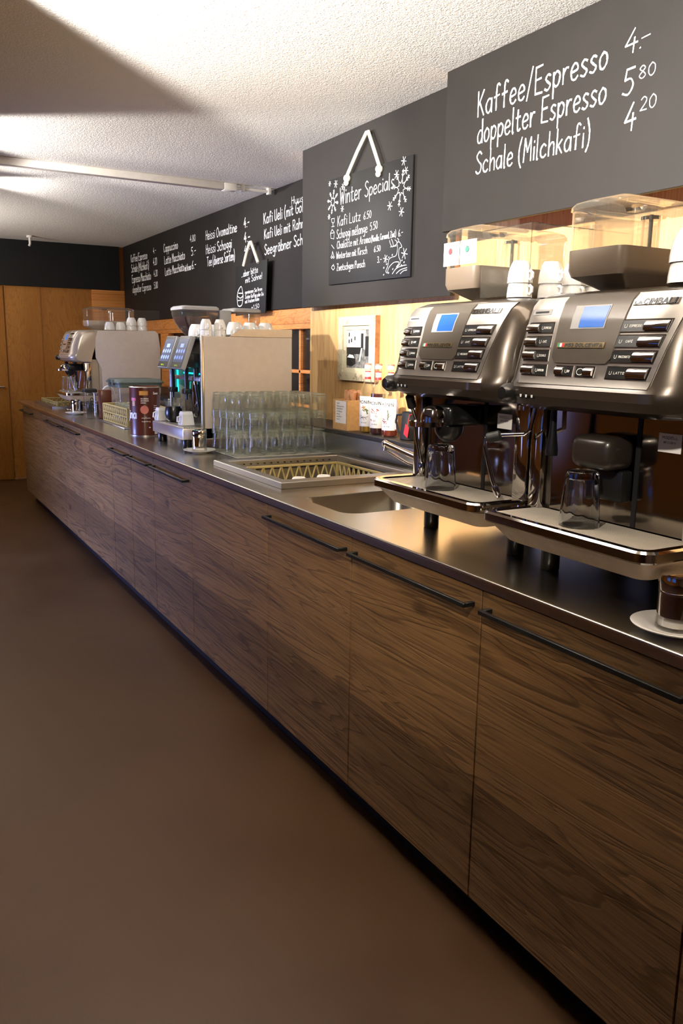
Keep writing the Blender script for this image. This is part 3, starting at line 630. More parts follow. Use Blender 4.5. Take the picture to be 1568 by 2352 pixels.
# hanging slate: ... aber bitte mit Sahne
t = thing('hanging_slate', 'small tall slate with cupcake drawing hanging on the long menu board', 'chalkboard', (1.285, 5.74, 1.86))
b = B(); b.prism([(6.03, 2.035), (5.452, 2.045), (5.49, 1.681), (6.045, 1.675)], 'x', 1.2812, 1.291, .003, 2); obj('slate', b, M['slate'], t)
chalk_parts(SIGN_TEXT, 1.280, .11, .0034, t)
b = B()
for p in CONE: chalk_line(b, p, 1.280, .007)
obj('chalk_cupcake', b, M['chalk'], t)
b = B(); b.tube([(1.276, 5.863, 2.03), (1.276, 5.80, 2.12), (1.277, 5.745, 2.185), (1.277, 5.725, 2.185), (1.276, 5.66, 2.11), (1.276, 5.595, 2.03)], .012, 8); obj('rope', b, M['rope'], t)
b = B(); b.cyl((1.272, 5.735, 2.178), (1.3297, 5.735, 2.178), .005, 8); obj('nail', b, M['steel'], t)
# ceiling cable duct, hook
t = thing('cable_duct', 'white cable duct running across the ceiling to the menu board', 'cable duct', (.3, 5.45, ZC))
b = B(); b.box(-2.2, 5.40, ZC-.044, .95, 5.46, ZC-.0005, .003); obj('duct', b, M['white_paint'], t)
b = B(); b.box(.951, 5.398, ZC-.046, 1.04, 5.462, ZC-.0005, .003); obj('end_cap', b, M['white_paint'], t)
b = B(); b.tube([(1.04, 5.43, ZC-.022), (1.30, 5.43, ZC-.022)], .011, 10)
for x in (1.09, 1.285): b.box(x-.012, 5.412, ZC-.04, x+.012, 5.448, ZC-.0005, .002)
obj('pipe', b, M['white_paint'], t)
b = B(); b.cyl((.3, 9.0, ZC-.0005), (.3, 9.0, ZC-.02), .03, 14); b.tube([(.3, 9.0, ZC-.02), (.3, 9.0, ZC-.08), (.29, 9.0, ZC-.10)], .012, 10)
tag(obj('ceiling_hook', b, M['white_paint']), 'small white hook hanging from the ceiling near the end wall', 'hook')
# framed photograph
t = thing('picture_frame', 'black and white street photograph in a flaking white wooden frame', 'picture', (1.035, 3.765, 1.435))
b = B(); out = (3.578, 1.272, 3.958, 1.602); mid = (3.63, 1.315, 3.905, 1.555); inn = (3.652, 1.338, 3.884, 1.533)
rg = lambda q, x: [(x, q[0], q[1]), (x, q[2], q[1]), (x, q[2], q[3]), (x, q[0], q[3])]
b.loft([rg(out, 1.022), rg(mid, 1.018), rg(mid, 1.026), rg(inn, 1.030), rg(inn, 1.036)]); obj('frame', b, M['distress'], t, 20)
b = B(); b.loft([rg(out, 1.0225), rg(out, 1.0495)], cap1=True); obj('frame_side', b, M['oldwood'], t, 20)
b = B(); q = lambda y0, z0, y1, z1, x, mt: b.add([(x, y0, z0), (x, y1, z0), (x, y1, z1), (x, y0, z1)], [(0, 1, 2, 3)], mt)
q(3.652, 1.338, 3.884, 1.533, 1.0352, 2); q(3.69, 1.435, 3.884, 1.533, 1.0349, 0)
for y, z in ((3.86, 1.475), (3.835, 1.48), (3.80, 1.49), (3.86, 1.51)): q(y-.006, z-.01, y+.006, z+.01, 1.0346, 1)
q(3.712, 1.43, 3.738, 1.515, 1.0346, 1); q(3.652, 1.40, 3.695, 1.50, 1.0344, 1); q(3.735, 1.41, 3.884, 1.445, 1.0344, 1)
b.add([(1.0342, y, z) for y, z in ((3.884, 1.352), (3.884, 1.40), (3.86, 1.415), (3.81, 1.412), (3.79, 1.385), (3.79, 1.36), (3.83, 1.345))], [tuple(range(7))], 1)
b.add([(1.0340, y, z) for y, z in ((3.878, 1.392), (3.855, 1.408), (3.815, 1.404), (3.80, 1.388))], [(0, 1, 2, 3)], 0)
b.add([(1.0340, y, z) for y, z in ((3.756, 1.37), (3.735, 1.44), (3.72, 1.44), (3.742, 1.375))], [(0, 1, 2, 3)], 0)
obj('photograph', b, [M['ph1'], M['ph2'], M['ph3']], t)
# ------------------------------------------------------------------ espresso machines (local: x from tray front, y across, z above worktop)
PROF = [(.178, .386), (.08, .388), (.046, .400), (.034, .418), (.034, .436), (.0445, .452), (.060, .520), (.079, .580), (.094, .612), (.112, .628), (.140, .636), (.20, .638), (.27, .639)]
def prof_x(z):
    pts = [(p[1], p[0]) for p in PROF[3:11]]
    for (a, xa), (c, xc) in zip(pts, pts[1:]):
        if a <= z <= c: return xa+(xc-xa)*(z-a)/(c-a)
    return pts[-1][1] if z > .6 else pts[0][1]
def bulge(t): return .056*abs(t)**8
def surf(y, z, off): return (prof_x(z)+bulge(y/.245)-off, y, z)
def PP(u, v, off):      # control panel: u -1 (towards +y, seen on the left) .. 1, v 0 bottom .. 1 top
    z = .4445+v*(.6245-.4445); hw = .174+.038*v
    return surf(-u*hw, z, off)
def patch(b, u0, u1, v0, v1, off, thick, nu=12, nv=8, mat=0, rnd=0):
    def cut(u, v): return PP(u, v, 0)
    top = []; bot = []
    for j in range(nv+1):
        for i in range(nu+1):
            u = u0+(u1-u0)*i/nu; v = v0+(v1-v0)*j/nv
            if rnd and v < v0+rnd:      # rounded lower corners
                k = (v0+rnd-v)/rnd; ins = rnd*.9*(1-math.sqrt(max(0, 1-k*k)))
                u = max(u0+ins, min(u1-ins, u))
            top.append(PP(u, v, off)); bot.append(PP(u, v, off-thick))
    n = len(top); fs = []; w = nu+1
    for j in range(nv):
        for i in range(nu): a = j*w+i; fs.append((a, a+1, a+w+1, a+w))
    bd = [i for i in range(nu+1)]+[j*w+nu for j in range(1, nv+1)]+[nv*w+i for i in range(nu-1, -1, -1)]+[j*w for j in range(nv-1, 0, -1)]
    for a, c in zip(bd, bd[1:]+bd[:1]): fs.append((a, a+n, c+n, c))
    b.add(top+bot, fs, mat); return b
def ptext(b, text, u0, u1, v0, h, off, w, mat=0):
    letter(b, text, lambda x, y: PP(u0+x, v0+y, off), u1-u0, h, w, mat, .1)
def espresso_machine(label, loc, paint, side, cover, btn_text, group_kind, hop, hop_clear, stickers, guard, seam):
    t = thing('espresso_machine', label, 'coffee machine', (0, 0, 0), 'bar coffee machines')
    # front housing
    b = B(); NT = 30; loops = []
    for i in range(NT+1):
        q = -1+2*i/NT; q = math.copysign(abs(q)**.55, q); y = .245*q
        lp = []
        for (x, z) in PROF:
            wgt = max(0, min(1, (.22-x)/.1)); zz = z-(.014*abs(q)**10 if z > .5 else -.006*abs(q)**10)
            lp.append((x+bulge(q)*wgt, y, zz))
        loops.append(lp)
    b.loft(loops, closed=False)
    for lp in (loops[0], loops[-1]): b.add(lp, [tuple(range(len(lp)))])
    hs = obj('front_housing', b, paint, t, 32)
    # rear body, side panels
    b = B(); b.box(.262, -.232, .07, .64, .232, .636, .012, 2); b.box(.60, -.232, .14, .74, .232, .636, .012, 2); b.box(.18, -.215, .14, .28, .215, .41); obj('rear_body', b, paint, t)
    sp = [(.262, .634), (.715, .640), (.742, .622), (.758, .50), (.752, .14), (.64, .13), (.64, .06), (.30, .06), (.285, .18), (.278, .34), (.238, .425), (.236, .50), (.244, .58)]
    for s in (-1, 1):
        b = B(); b.prism(sp, 'y', s*.233, s*.2465, .004, 2); obj('side_panel', b, side, t)
    # polished back wall and columns under the head
    b = B(); b.box(.170, -.19, .152, .1795, .19, .3865, .001, 1); bw = obj('back_panel', b, M['mirror'], t)
    if seam:
        k = B(); k.box(.1675, -.062, .153, .1705, -.052, .386); obj('panel_seam', k, M['matt'], bw)
        k = B(); k.box(.1685, .058, .30, .1702, .188-.02, .380, .0005, 1)
        k2 = B(); k2.box(.1685, -.16, .318, .1697, -.105, .356, .0005, 1)
        pl = obj('rating_plate', k2, M['white_paint'], bw); k3 = B()
        letter(k3, 'MODELL', lambda x, y: (.1682, -.113-x, .345+y), .038, .005, .0008); letter(k3, 'NR 5 230 V', lambda x, y: (.1682, -.118-x, .336+y), .028, .004, .0006)
        obj('plate_print', k3, M['ink'], bw)
    for y0, y1 in ((-.245, -.192), (.205, .245)):
        b = B(); b.box(.150, y0, .150, .20, y1, .3865, .006, 2); obj('column', b, M['chrome'], t)
    # control panel
    b = B(); patch(b, -1, 1, 0, 1, .0022, .006, 20, 12); cp = obj('control_panel', b, M['satin'], t, 30)
    b = B(); patch(b, -.46, .40, .245, 1.0, .0048, .005, 14, 12, rnd=.06); obj('panel_cover', b, cover, cp, 30)
    b = B(); patch(b, -.275, .185, .625, .885, .0056, .003, 6, 4); obj('display_bezel', b, M['grey'], cp)
    b = B(); patch(b, -.16, .17, .64, .87, .0064, .002, 5, 4); obj('display', b, M['screenb'], cp)
    b = B(); patch(b, -.40, .27, .415, .475, .0068, .004, 10, 3); bd = obj('model_badge', b, M['brass'], cp)
    b = B()
    for k, mt in enumerate((0, 1, 2)): patch(b, -.385+.03*k, -.355+.03*k, .425, .465, .0074, .001, 2, 2, mt)
    obj('badge_flag', b, [M['green'], M['white'], M['red']], cp)
    b = B(); ptext(b, 'M53 DOLCEVITA', -.275, .245, .428, .034, .0076, .010); obj('badge_lettering', b, M['black'], cp)
    b = B(); patch(b, .42, .90, .865, .925, .0045, .004, 8, 3); obj('maker_badge', b, M['chrome'], cp)
    b = B(); ptext(b, 'LA', .44, .52, .875, .025, .0052, .012); ptext(b, 'CIMBALI', .54, .87, .872, .05, .0052, .014); obj('maker_lettering', b, M['black'], cp)
    b = B(); patch(b, -.93, -.62, .80, .865, .003, .003, 4, 2); obj('card_slot', b, M['grey'], cp)
    b = B(); patch(b, -.88, -.66, .822, .842, .0038, .002, 4, 2); obj('slot_opening', b, M['matt'], cp)
    def key(u0, u1, v0, v1, split, left, text):
        k = B(); patch(k, u0-.012, u1+.012, v0-.012, v1+.012, .0034, .002, 4, 3); obj('key_rim', k, M['chrome'], cp)
        k = B(); patch(k, u0, u1, v0, v1, .0042, .002, 4, 3); obj('key_plate', k, M['black'], cp)
        a, c = (u0, u0+(u1-u0)*split) if left else (u1-(u1-u0)*split, u1)
        vm = (v0+v1)/2; dv = (v1-v0)*.44; k = B(); rows = []
        for j in range(9):
            an = math.pi*j/8; v = vm-dv*math.cos(an); rows.append([PP(a+(c-a)*i/3, v, .0045+.0062*math.sin(an)**.7) for i in range(4)])
        k.loft(rows, closed=False)
        for e in (0, 3): k.add([r_[e] for r_ in rows], [tuple(range(9))])
        obj('key_button', k, M['chrome'], cp)
        if text:
            k = B(); s0, s1 = (c, u1) if left else (u0, a); g = s1-s0
            if text != 'o':
                ic = s0+g*.12; ptext(k, 'U', ic, ic+.035, vm-.018, .034, .0047, .005)
                ptext(k, text, s0+g*.34 if len(text) > 4 else s0+g*.42, s1-g*.15 if len(text) > 4 else s0+g*.72, vm-.012, .023, .0047, .004)
            else:
                ribbon(k, smooth([(.05*math.cos(q_), .035*math.sin(q_)) for q_ in [x*.6 for x in range(11)]], 2), .007, lambda x, y: PP((s0+s1)/2+x, vm+y, .0047))
            obj('key_print', k, M['lightink'], cp)
    VR = (.645, .485, .325, .155)
    for k in range(4):
        key(-.95, -.53, VR[k]-.055, VR[k]+.055, .52, True, btn_text[k])
        key(.40, .93, VR[k]-.058, VR[k]+.058, .46, False, btn_text[4+k])
    key(-.36, -.11, .105, .205, .5, True, 'STOP'); key(-.05, .21, .105, .205, .5, False, 'o')
    # steam knob and touch marks
    b = B(); b.lathe([(0, -.002), (.014, 0), (.021, .010), (.0225, .03), (.021, .055), (.017, .068), (.0165, .082)], n=20, M=Matrix.Translation((.018, .200, .420)) @ Matrix.Rotation(R(90), 4, 'Y'), flute=lambda a, z: 1+.03*math.cos(6*a))
    obj('steam_knob', b, M['black'], t)
    for k in range(3):
        y = .155-.018*k; b = B(); b.lathe([(0, 0), (.006, .001), (.0075, .012)], n=12, M=Matrix.Translation((.0325+bulge(y/.245), y, .417)) @ Matrix.Rotation(R(90), 4, 'Y')); b.add([(.032+bulge(y/.245), y-.002, .414), (.032+bulge(y/.245), y+.002, .414), (.032+bulge(y/.245), y+.003, .420), (.032+bulge(y/.245), y-.003, .420)], [(0, 1, 2, 3)], 1)
        obj('touch_key', b, [M['black'], M['lightink']], t)
    # drip tray: chrome rim, slatted grid, cream pan
    b = B(); r0 = lambda i, z: rrect(i, -.24+i, .30, .24-i, .035-i*.5, z, 6)
    b.loft([r0(0.004, .130), r0(.0, .134), r0(0, .150), r0(.004, .1545), r0(.020, .1545), r0(.022, .146)]); rim = obj('drip_tray', b, M['chrome'], t)
    b = B(); b.box(.0205, -.218, .1405, .298, .218, .1435); obj('tray_floor', b, M['matt'], rim)
    b = B()
    for k in range(21):
        x = .026+k*.0068; b.box(x, -.216, .1435, x+.0050, .216, .1505)
    for y in (-.217, -.07, .07, .214): b.box(.024, y, .1434, .168, y+.004, .1475)
    obj('tray_grid', b, M['slats'], rim, 20)
    b = B(); b.loft([rrect(.008, -.233, .30, .233, .032, .1335), rrect(.012, -.229, .30, .229, .032, .128), rrect(.045, -.20, .30, .20, .03, .090), rrect(.058, -.19, .30, .19, .025, .084)], cap1=True); obj('waste_pan', b, M['cream'], t)
    for x in (.19, .57):
        for y in (-.175, .195):
            b = B(); b.cyl((x, y, .0005), (x, y, .088), .022, 18, bev=.002); obj('foot', b, M['black'], t)
    # brewing group
    if group_kind == 'chrome':
        b = B(); b.box(.062, -.045, .318, .17, .045, .372, .014, 3); g = obj('brew_head', b, M['black'], t)
        b = B(); b.loft([rrect(-.012, -.03, .135, .05, .030, z, 6) for z in (.318, .3215, .327, .3305)], cap0=True, cap1=True); obj('head_plate', b, M['chrome'], g)
        b = B(); b.lathe([(.034, .33), (.034, .345), (.028, .362), (.015, .370), (0, .372)], (.045, .0, 0), 22); obj('head_dome', b, M['chrome'], g)
        b = B(); b.lathe([(0, .276), (.014, .277), (.026, .287), (.036, .302), (.038, .3185)], (.085, -.012, 0), 20); b.box(.07, -.016, .2735, .09, .0, .285, .003); obj('spout', b, M['black'], g)
        b = B(); b.cyl((.165, -.01, .345), (.13, -.01, .345), .026, 20); obj('head_collar', b, M['chrome'], g)
    else:
        b = B(); b.box(.090, -.052, .272, .172, .062, .342, .022, 4); g = obj('brew_head', b, M['head'], t)
        b = B(); b.box(.136, -.05, .205, .168, .04, .2715, .006, 2); obj('spout', b, M['black'], g)
        b = B(); b.lathe([(.0, .285), (.013, .2855), (.0135, .297), (.008, .34), (.0065, .388)], (.11, .13, 0), 16); obj('hot_water_nozzle', b, M['black'], t)
    # steam wand with rubber grip
    w = [(.125, .206, .388), (.118, .212, .335), (.125, .236, .322), (.10, .29, .316), (.078, .318, .306), (.078, .322, .285), (.098, .312, .205), (.112, .304, .165)]
    if group_kind == 'chrome': w = [(.095, .19, .388), (.112, .198, .35), (.128, .204, .318), (.13, .204, .30), (.135, .203, .26), (.152, .20, .182), (.153, .2, .165)]
    b = B(); b.tube([Vector(p) for p in w], .0052, 10); wd = obj('steam_wand', b, M['chrome'], t)
    b = B(); e = Vector(w[-1]); d = (Vector(w[-1])-Vector(w[-2])).normalized(); b.tube([e-d*.03, e-d*.024, e-d*.006, e, e+d*.004], [.0055, .0082, .0085, .007, .003], 12); obj('wand_tip', b, M['chrome'], wd)
    b = B(); g0, g1 = (3, 4) if group_kind != 'chrome' else (0, 1); p0, p1 = Vector(w[g0]), Vector(w[g1])
    b.tube([p0, p0.lerp(p1, .1), p0.lerp(p1, .9), p1], [.008, .0125, .0125, .008], 12); obj('wand_grip', b, M['rubber'], wd)
    # bean hopper
    hx0, hx1, hy0, hy1, hz = hop; cy = (hy0+hy1)/2
    RR = lambda i, z, r=.022: rrect(hx0+i, hy0+i, hx1-i, hy1-i, max(.006, r-i*.3), z, 5)
    b = B(); ch = hz-.63
    b.loft([rrect(hx0+.07, hy0+.045, hx1-.09, hy1-.045, .012, .634, 5), rrect(hx0+.066, hy0+.040, hx1-.085, hy1-.040, .014, .645, 5), rrect(hx0+.006, hy0+.005, hx1-.006, hy1-.005, .02, .672, 5), RR(0, .686), RR(0, hz)], cap0=True)
    b.loft([RR(0, hz), RR(.004, hz), RR(.006, hz-.012)], cap1=True); hp = obj('bean_hopper', b, M['hopperbase'] if paint is M['brown'] else paint, t)
    b = B(); z1 = hz+.082; b.loft([RR(.002, hz), RR(.001, z1)]); b.box(hx0+.003, cy-.001, hz, hx0+.12, cy+.0005, z1-.006); obj('hopper_window', b, M['acryl'], hp)
    b = B(); b.loft([RR(-.002, z1), RR(-.001, z1+.008), RR(.006, z1+.016), RR(.03, z1+.024), RR(.06, z1+.029)], cap1=True); obj('hopper_lid', b, M['acryl'], hp)
    cx = (hx0+hx1)/2+.02; b = B(); b.cyl((cx, cy, hz-.01), (cx, cy, z1), .0055, 12); b.cyl((cx, cy, z1-.012), (cx, cy, z1-.004), .022, 16)
    obj('hopper_rod', b, M['chrome'], hp)
    b = B(); b.shell([(.02, hz), (.02, z1-.012)], (cx, cy, 0), 12); obj('rod_guide', b, M['acryl'], hp)
    b = B(); b.loft([rrect(cx-.07, cy-.02, cx-.035, cy+.02, .006, z1+.014), rrect(cx-.066, cy-.016, cx-.04, cy+.016, .006, z1+.002)], cap0=True, cap1=True); obj('lid_catch', b, M['smoke'], hp)
    if stickers:
        for k, (y, mt) in enumerate(((hy1-.004, 'red'), (cy-.001, 'green'))):
            b = B(); y1 = y-.068; b.box(hx0-.0008, y1, hz+.006, hx0+.0002, y, hz+.066, 0); q = obj('hopper_label', b, M['white'], hp)
            b = B(); b.cyl((hx0-.0016, (y+y1)/2+.004, hz+.043), (hx0-.0006, (y+y1)/2+.004, hz+.043), .0085, 18); obj('label_ring', b, M['ink'], hp)
            b = B(); b.cyl((hx0-.002, (y+y1)/2+.004, hz+.043), (hx0-.0006, (y+y1)/2+.004, hz+.043), .0062, 18); obj('label_dot', b, M[mt], hp)
    if guard:
        gx0, gx1, gy0, gy1 = guard; b = B()
        b.loft([[(x, y, z) for x, y in ((gx1, gy0+.0), (gx0, gy0), (gx0, gy1))] for z in (.6405, .80)], closed=False)
        obj('cup_guard', b, M['acryl'], t)
        b = B(); b.tube([(gx1, gy0, .8), (gx0, gy0, .8), (gx0, gy1, .8)], .0012, 6); b.tube([(gx0, gy0, .64), (gx0, gy0, .8)], .0012, 6); obj('guard_edge', b, M['smoke'], t)
    t.location = loc
    return t
TX_DE = ['ESPRESSO', 'CAFÉ', 'SCHALE', 'CAPPUCCINO', 'ESPRESSO', 'CAFÉ', 'MACCHIATO', 'LATTE']
espresso_machine('bronze two-cup coffee machine nearest the camera with brown brewing head', (.010, 1.225, .92), M['brown'], M['brown'], M['cover'], TX_DE, 'brown', (.165, .47, .025, .185, .728), True, False, None, True)
espresso_machine('bronze coffee machine beside the sink with white labelled bean hopper', (.035, 1.748, .92), M['brown'], M['brown'], M['cover'], TX_DE, 'chrome', (.165, .48, .0, .150, .728), True, True, (.13, .445, -.238, -.06), True)
espresso_machine('champagne coloured coffee machine with beige side at the far end', (.12, 6.905, .92), M['champ'], M['beige'], M['champ'], TX_DE, 'chrome', (.235, .62, -.02, .16, .715), True, False, (.32, .76, -.236, -.06), False)
# ------------------------------------------------------------------ twin screen machine
t = thing('bean_to_cup_machine', 'beige sided coffee machine with two tilted touch screens and teal lights', 'coffee machine', (.45, 4.26, .92), 'bar coffee machines')
for y0, y1 in ((4.0, 4.018), (4.502, 4.52)):
    b = B(); b.box(.278, y0, .970, .768, y1, 1.488, .004, 2); obj('side_panel', b, M['beige'], t)
    b = B(); b.box(.262, y0-.001, .968, .2775, y1+.001, 1.490, .003, 2); obj('edge_strip', b, M['steel'], t)
b = B(); b.box(.345, 4.0185, .970, .765, 4.5015, 1.486, .003); b.box(.279, 4.0185, 1.466, .36, 4.5015, 1.486, .002); obj('body', b, M['black'], t)
b = B(); b.prism([(.42, 1.4885), (.475, 1.526), (.768, 1.531), (.768, 1.4885)], 'y', 4.0, 4.012, .002); b.prism([(.42, 1.4885), (.475, 1.526), (.768, 1.531), (.768, 1.4885)], 'y', 4.508, 4.52, .002); b.box(.756, 4.0125, 1.4885, .768, 4.5075, 1.531)
obj('cup_gallery', b, M['cream'], t)
b = B(); b.box(.160, 4.0, .972, .345, 4.52, 1.030, .004, 2); tr = obj('drip_tray', b, M['satin'], t)
b = B(); b.box(.168, 4.01, 1.0302, .342, 4.51, 1.0322)
for k in range(14): b.box(.172+k*.0122, 4.012, 1.0322, .177+k*.0122, 4.508, 1.035)
obj('tray_grid', b, M['steel'], tr, 20)
for x in (.20, .70):
    for y in (4.05, 4.47):
        b = B(); b.cyl((x, y, .9205), (x, y, .9715), .026, 16, bev=.002); obj('foot', b, M['black'], t)
for y0 in (4.06, 4.285):
    y1 = y0+.17; top = Vector((.236, 0, 1.490)); bot = Vector((.176, 0, 1.325)); d = (top-bot).normalized(); n = Vector((-d.z, 0, d.x)); L = (top-bot).length
    fr = Matrix(((n.x, 0, d.x, bot.x), (0, 1, 0, y0), (n.z, 0, d.z, bot.z), (0, 0, 0, 1)))   # local: x out of the screen, y across, z up the screen
    b = B(); b.box(-.026, 0, 0, 0, .17, L, .004, 2, M=fr); dp = obj('display_housing', b, M['grey'], t)
    b = B(); b.box(-.001, .004, .004, .0012, .166, L-.003, .001, 1, M=fr); obj('display_glass', b, M['black'], dp)
    b = B(); b.box(.0012, .010, .034, .0018, .160, L-.018, M=fr); obj('display', b, M['screent'], dp)
    b = B()
    for r_ in range(2):
        for c_ in range(4):
            b.cyl(fr @ Vector((.0017, .03+c_*.036, .058+r_*.034)), fr @ Vector((.0024, .03+c_*.036, .058+r_*.034)), .011, 10)
    b.box(.0017, .06, .112, .0023, .11, .132, M=fr); obj('display_icons', b, M['icon'], dp)
    b = B(); letter(b, 'menu', lambda x, y: fr @ Vector((.0016, .115-x, .012+y)), .05, .012, .0022); obj('display_print', b, M['lime'], dp)
    b = B(); b.box(.21, y0+.02, 1.33, .345, y0+.15, 1.40, .004); obj('display_arm', b, M['black'], t)
    # outlet below the screen
    b = B(); b.cyl((.235, y0+.085, 1.33), (.235, y0+.085, 1.20), .011, 14); b.box(.215, y0+.06, 1.195, .255, y0+.11, 1.222, .004); b.cyl((.235, y0+.085, 1.195), (.235, y0+.085, 1.165), .007, 12); obj('coffee_outlet', b, M['black'], t)
b = B(); b.box(.262, 4.02, 1.262, .278, 4.50, 1.285, .002); obj('cross_bar', b, M['steel'], t)
b = B(); b.box(.282, 4.019, 1.17, .290, 4.024, 1.345); b.box(.335, 4.03, 1.29, .3445, 4.49, 1.297); b.box(.24, 4.262, 1.325, .30, 4.272, 1.331); b.box(.30, 4.49, 1.19, .306, 4.501, 1.33)
obj('light_strip', b, M['teal'], t)
b = B(); b.box(.338, 4.05, 1.06, .3449, 4.24, 1.25, .003); b.box(.338, 4.29, 1.06, .3449, 4.47, 1.25, .003); obj('back_plate', b, M['mirror'], t)
b = B(); b.tube([(.27, 4.10, 1.37), (.272, 4.10, 1.25), (.292, 4.098, 1.10), (.298, 4.097, 1.05)], [.015, .014, .013, .009], 12); wd = obj('milk_arm', b, M['black'], t)
b = B(); b.cyl((.2705, 4.10, 1.262), (.2725, 4.10, 1.246), .0165, 14); obj('arm_ring', b, M['chrome'], wd)
def hopper2(x0, x1, y0, y1, z1, lean, label, full):
    lp = []
    for k in range(9):
        f = k/8; z = 1.4885+(z1-1.4885)*f; i = lean*(1-math.sin(f*math.pi/2)**.8); lp.append(rrect(x0+i, y0+i*.5, x1-i*.35, y1-i*.5, .02, z, 4))
    b = B(); b.loft(lp); h = obj('bean_hopper', b, M['acryl'], t)
    b = B(); b.loft([rrect(x0-.002, y0-.002, x1+.002, y1+.002, .02, z, 4) for z in (z1, z1+.012)]+[rrect(x0+.008, y0+.008, x1-.008, y1-.008, .02, z1+.020, 4)], cap0=True, cap1=True); obj('hopper_lid', b, M['grey'], h)
    zt = 1.4885+(z1-1.4885)*full; b = B()
    b.loft([[(x0+(x1-x0)*.5+(p[0]-(x0+x1)/2)*.94, (y0+y1)/2+(p[1]-(y0+y1)/2)*.94, p[2]) for p in l] for l in lp if l[0][2] <= zt], cap1=True); obj('hopper_beans', b, M['beans'], h)
hopper2(.245, .45, 4.22, 4.42, 1.625, .075, '', .75)
hopper2(.53, .69, 4.22, 4.42, 1.622, .02, '', .3)
b = B(); b.box(.458, 4.24, 1.4885, .524, 4.40, 1.628, .004); obj('powder_box', b, M['grey'], t)
# ------------------------------------------------------------------ cups
def make_cup(name, r, h):
    b = B(); o = [(r*.60, h), (r*.64, h-.0015), (r*.70, h-.006), (r*.84, h*.72), (r*.94, h*.48), (r*.99, h*.22), (r, .0)]
    i = [(r*.94, .0), (r*.92, h*.25), (r*.84, h*.55), (r*.5, h-.012), (0, h-.012)]
    b.lathe([(0, h-.003)]+[(r*.48, h-.003)]+o+i, n=24); me = obj(name, b, M['porc'])
    hd = B(); k = h*.5; hd.tube([(r*.90, 0, h*.50), (r*1.12, 0, h*.52), (r*1.36, 0, h*.42), (r*1.34, 0, h*.24), (r*1.12, 0, h*.13), (r*.96, 0, h*.15)], [k*.13, k*.14, k*.14, k*.14, k*.13, k*.13], 8)
    obj('cup_handle', hd, M['porc'], me); return me
CUP = make_cup('espresso_cup', .0305, .052); BIG = make_cup('coffee_cup', .042, .062)
used = set()
def put_cup(proto, loc, rz, label, group):
    if proto.name not in used:
        used.add(proto.name); proto.location = loc; proto.rotation_euler = (0, 0, rz); tag(proto, label, 'cup', group); return proto
    c = copy_thing(proto, loc, label, group, rz); c['category'] = 'cup'; return c
WD = ['first', 'second', 'third', 'fourth', 'fifth', 'sixth', 'seventh', 'eighth', 'ninth', 'tenth']
for k, (x, y) in enumerate(((.222, 1.607), (.292, 1.575), (.366, 1.572), (.432, 1.566))):
    put_cup(CUP, (x, y, 1.5605), -1.5-.12*k, 'upturned white espresso cup on the bronze machine, lower one of %s pair from the front' % WD[k], 'cups on the bronze machine')
    put_cup(CUP, (x, y, 1.5605+.034), -1.5-.12*k, 'upturned white espresso cup on the bronze machine, upper one of %s pair from the front' % WD[k], 'cups on the bronze machine')
for k, (x, y) in enumerate(((.180, 1.08), (.262, 1.035))):
    for q in range(2): put_cup(BIG, (x, y, 1.5605+.0375*q), -1.6+.3*q, 'upturned white cup on the nearest machine, %s of the %s pair' % (('lower', 'upper')[q], ('front', 'rear')[k]), 'cups on the nearest machine')
XB = [(.295, 4.15), (.383, 4.15), (.476, 4.085), (.563, 4.085), (.650, 4.085), (.52, 4.17), (.607, 4.17), (.694, 4.17)]
b = B(); b.box(.433, 4.02, 1.4887, .75, 4.20, 1.5005, .003); obj('cup_warmer', b, M['steel'], t)
for k, (x, y) in enumerate(XB):
        put_cup(BIG, (x, y, 1.5008 if x > .44 else 1.4866), -1.7+.07*k, 'upturned white cup along the twin screen machine top, %s from the front' % WD[k], 'cups on the twin screen machine')
for k, (x, y) in enumerate(((.312, 4.055), (.385, 4.053))):
    for q in range(2): put_cup(CUP, (x, y, 1.4866+.034*q), -1.6, 'small upturned white cup at the screen end, %s of the %s pair' % (('lower', 'upper')[q], ('front', 'rear')[k]), 'small cups on the twin screen machine')
for k, (x, y) in enumerate(((.49, 6.722), (.577, 6.722), (.664, 6.722), (.751, 6.722))):
    put_cup(BIG, (x, y, 1.5605), 1.5+.1*k, 'bright white upturned cup on the champagne machine, %s of the lower row' % WD[k], 'cups on the champagne machine')
for k, (x, y) in enumerate(((.664, 6.722), (.751, 6.722))):
    put_cup(BIG, (x, y, 1.5605+.0375), 1.6, 'bright white cup stacked on the %s lower cup of the champagne machine' % WD[k+2], 'cups on the champagne machine')
for k, (x, y) in enumerate(((.25, 2.90), (.37, 2.89), (.49, 2.91), (.31, 2.99), (.43, 3.0))):
    put_cup(BIG, (x, y, .8535), 1.2*k, 'white cup lying bottom up inside the sunken rack, %s of five' % WD[k], 'cups in the dish rack')
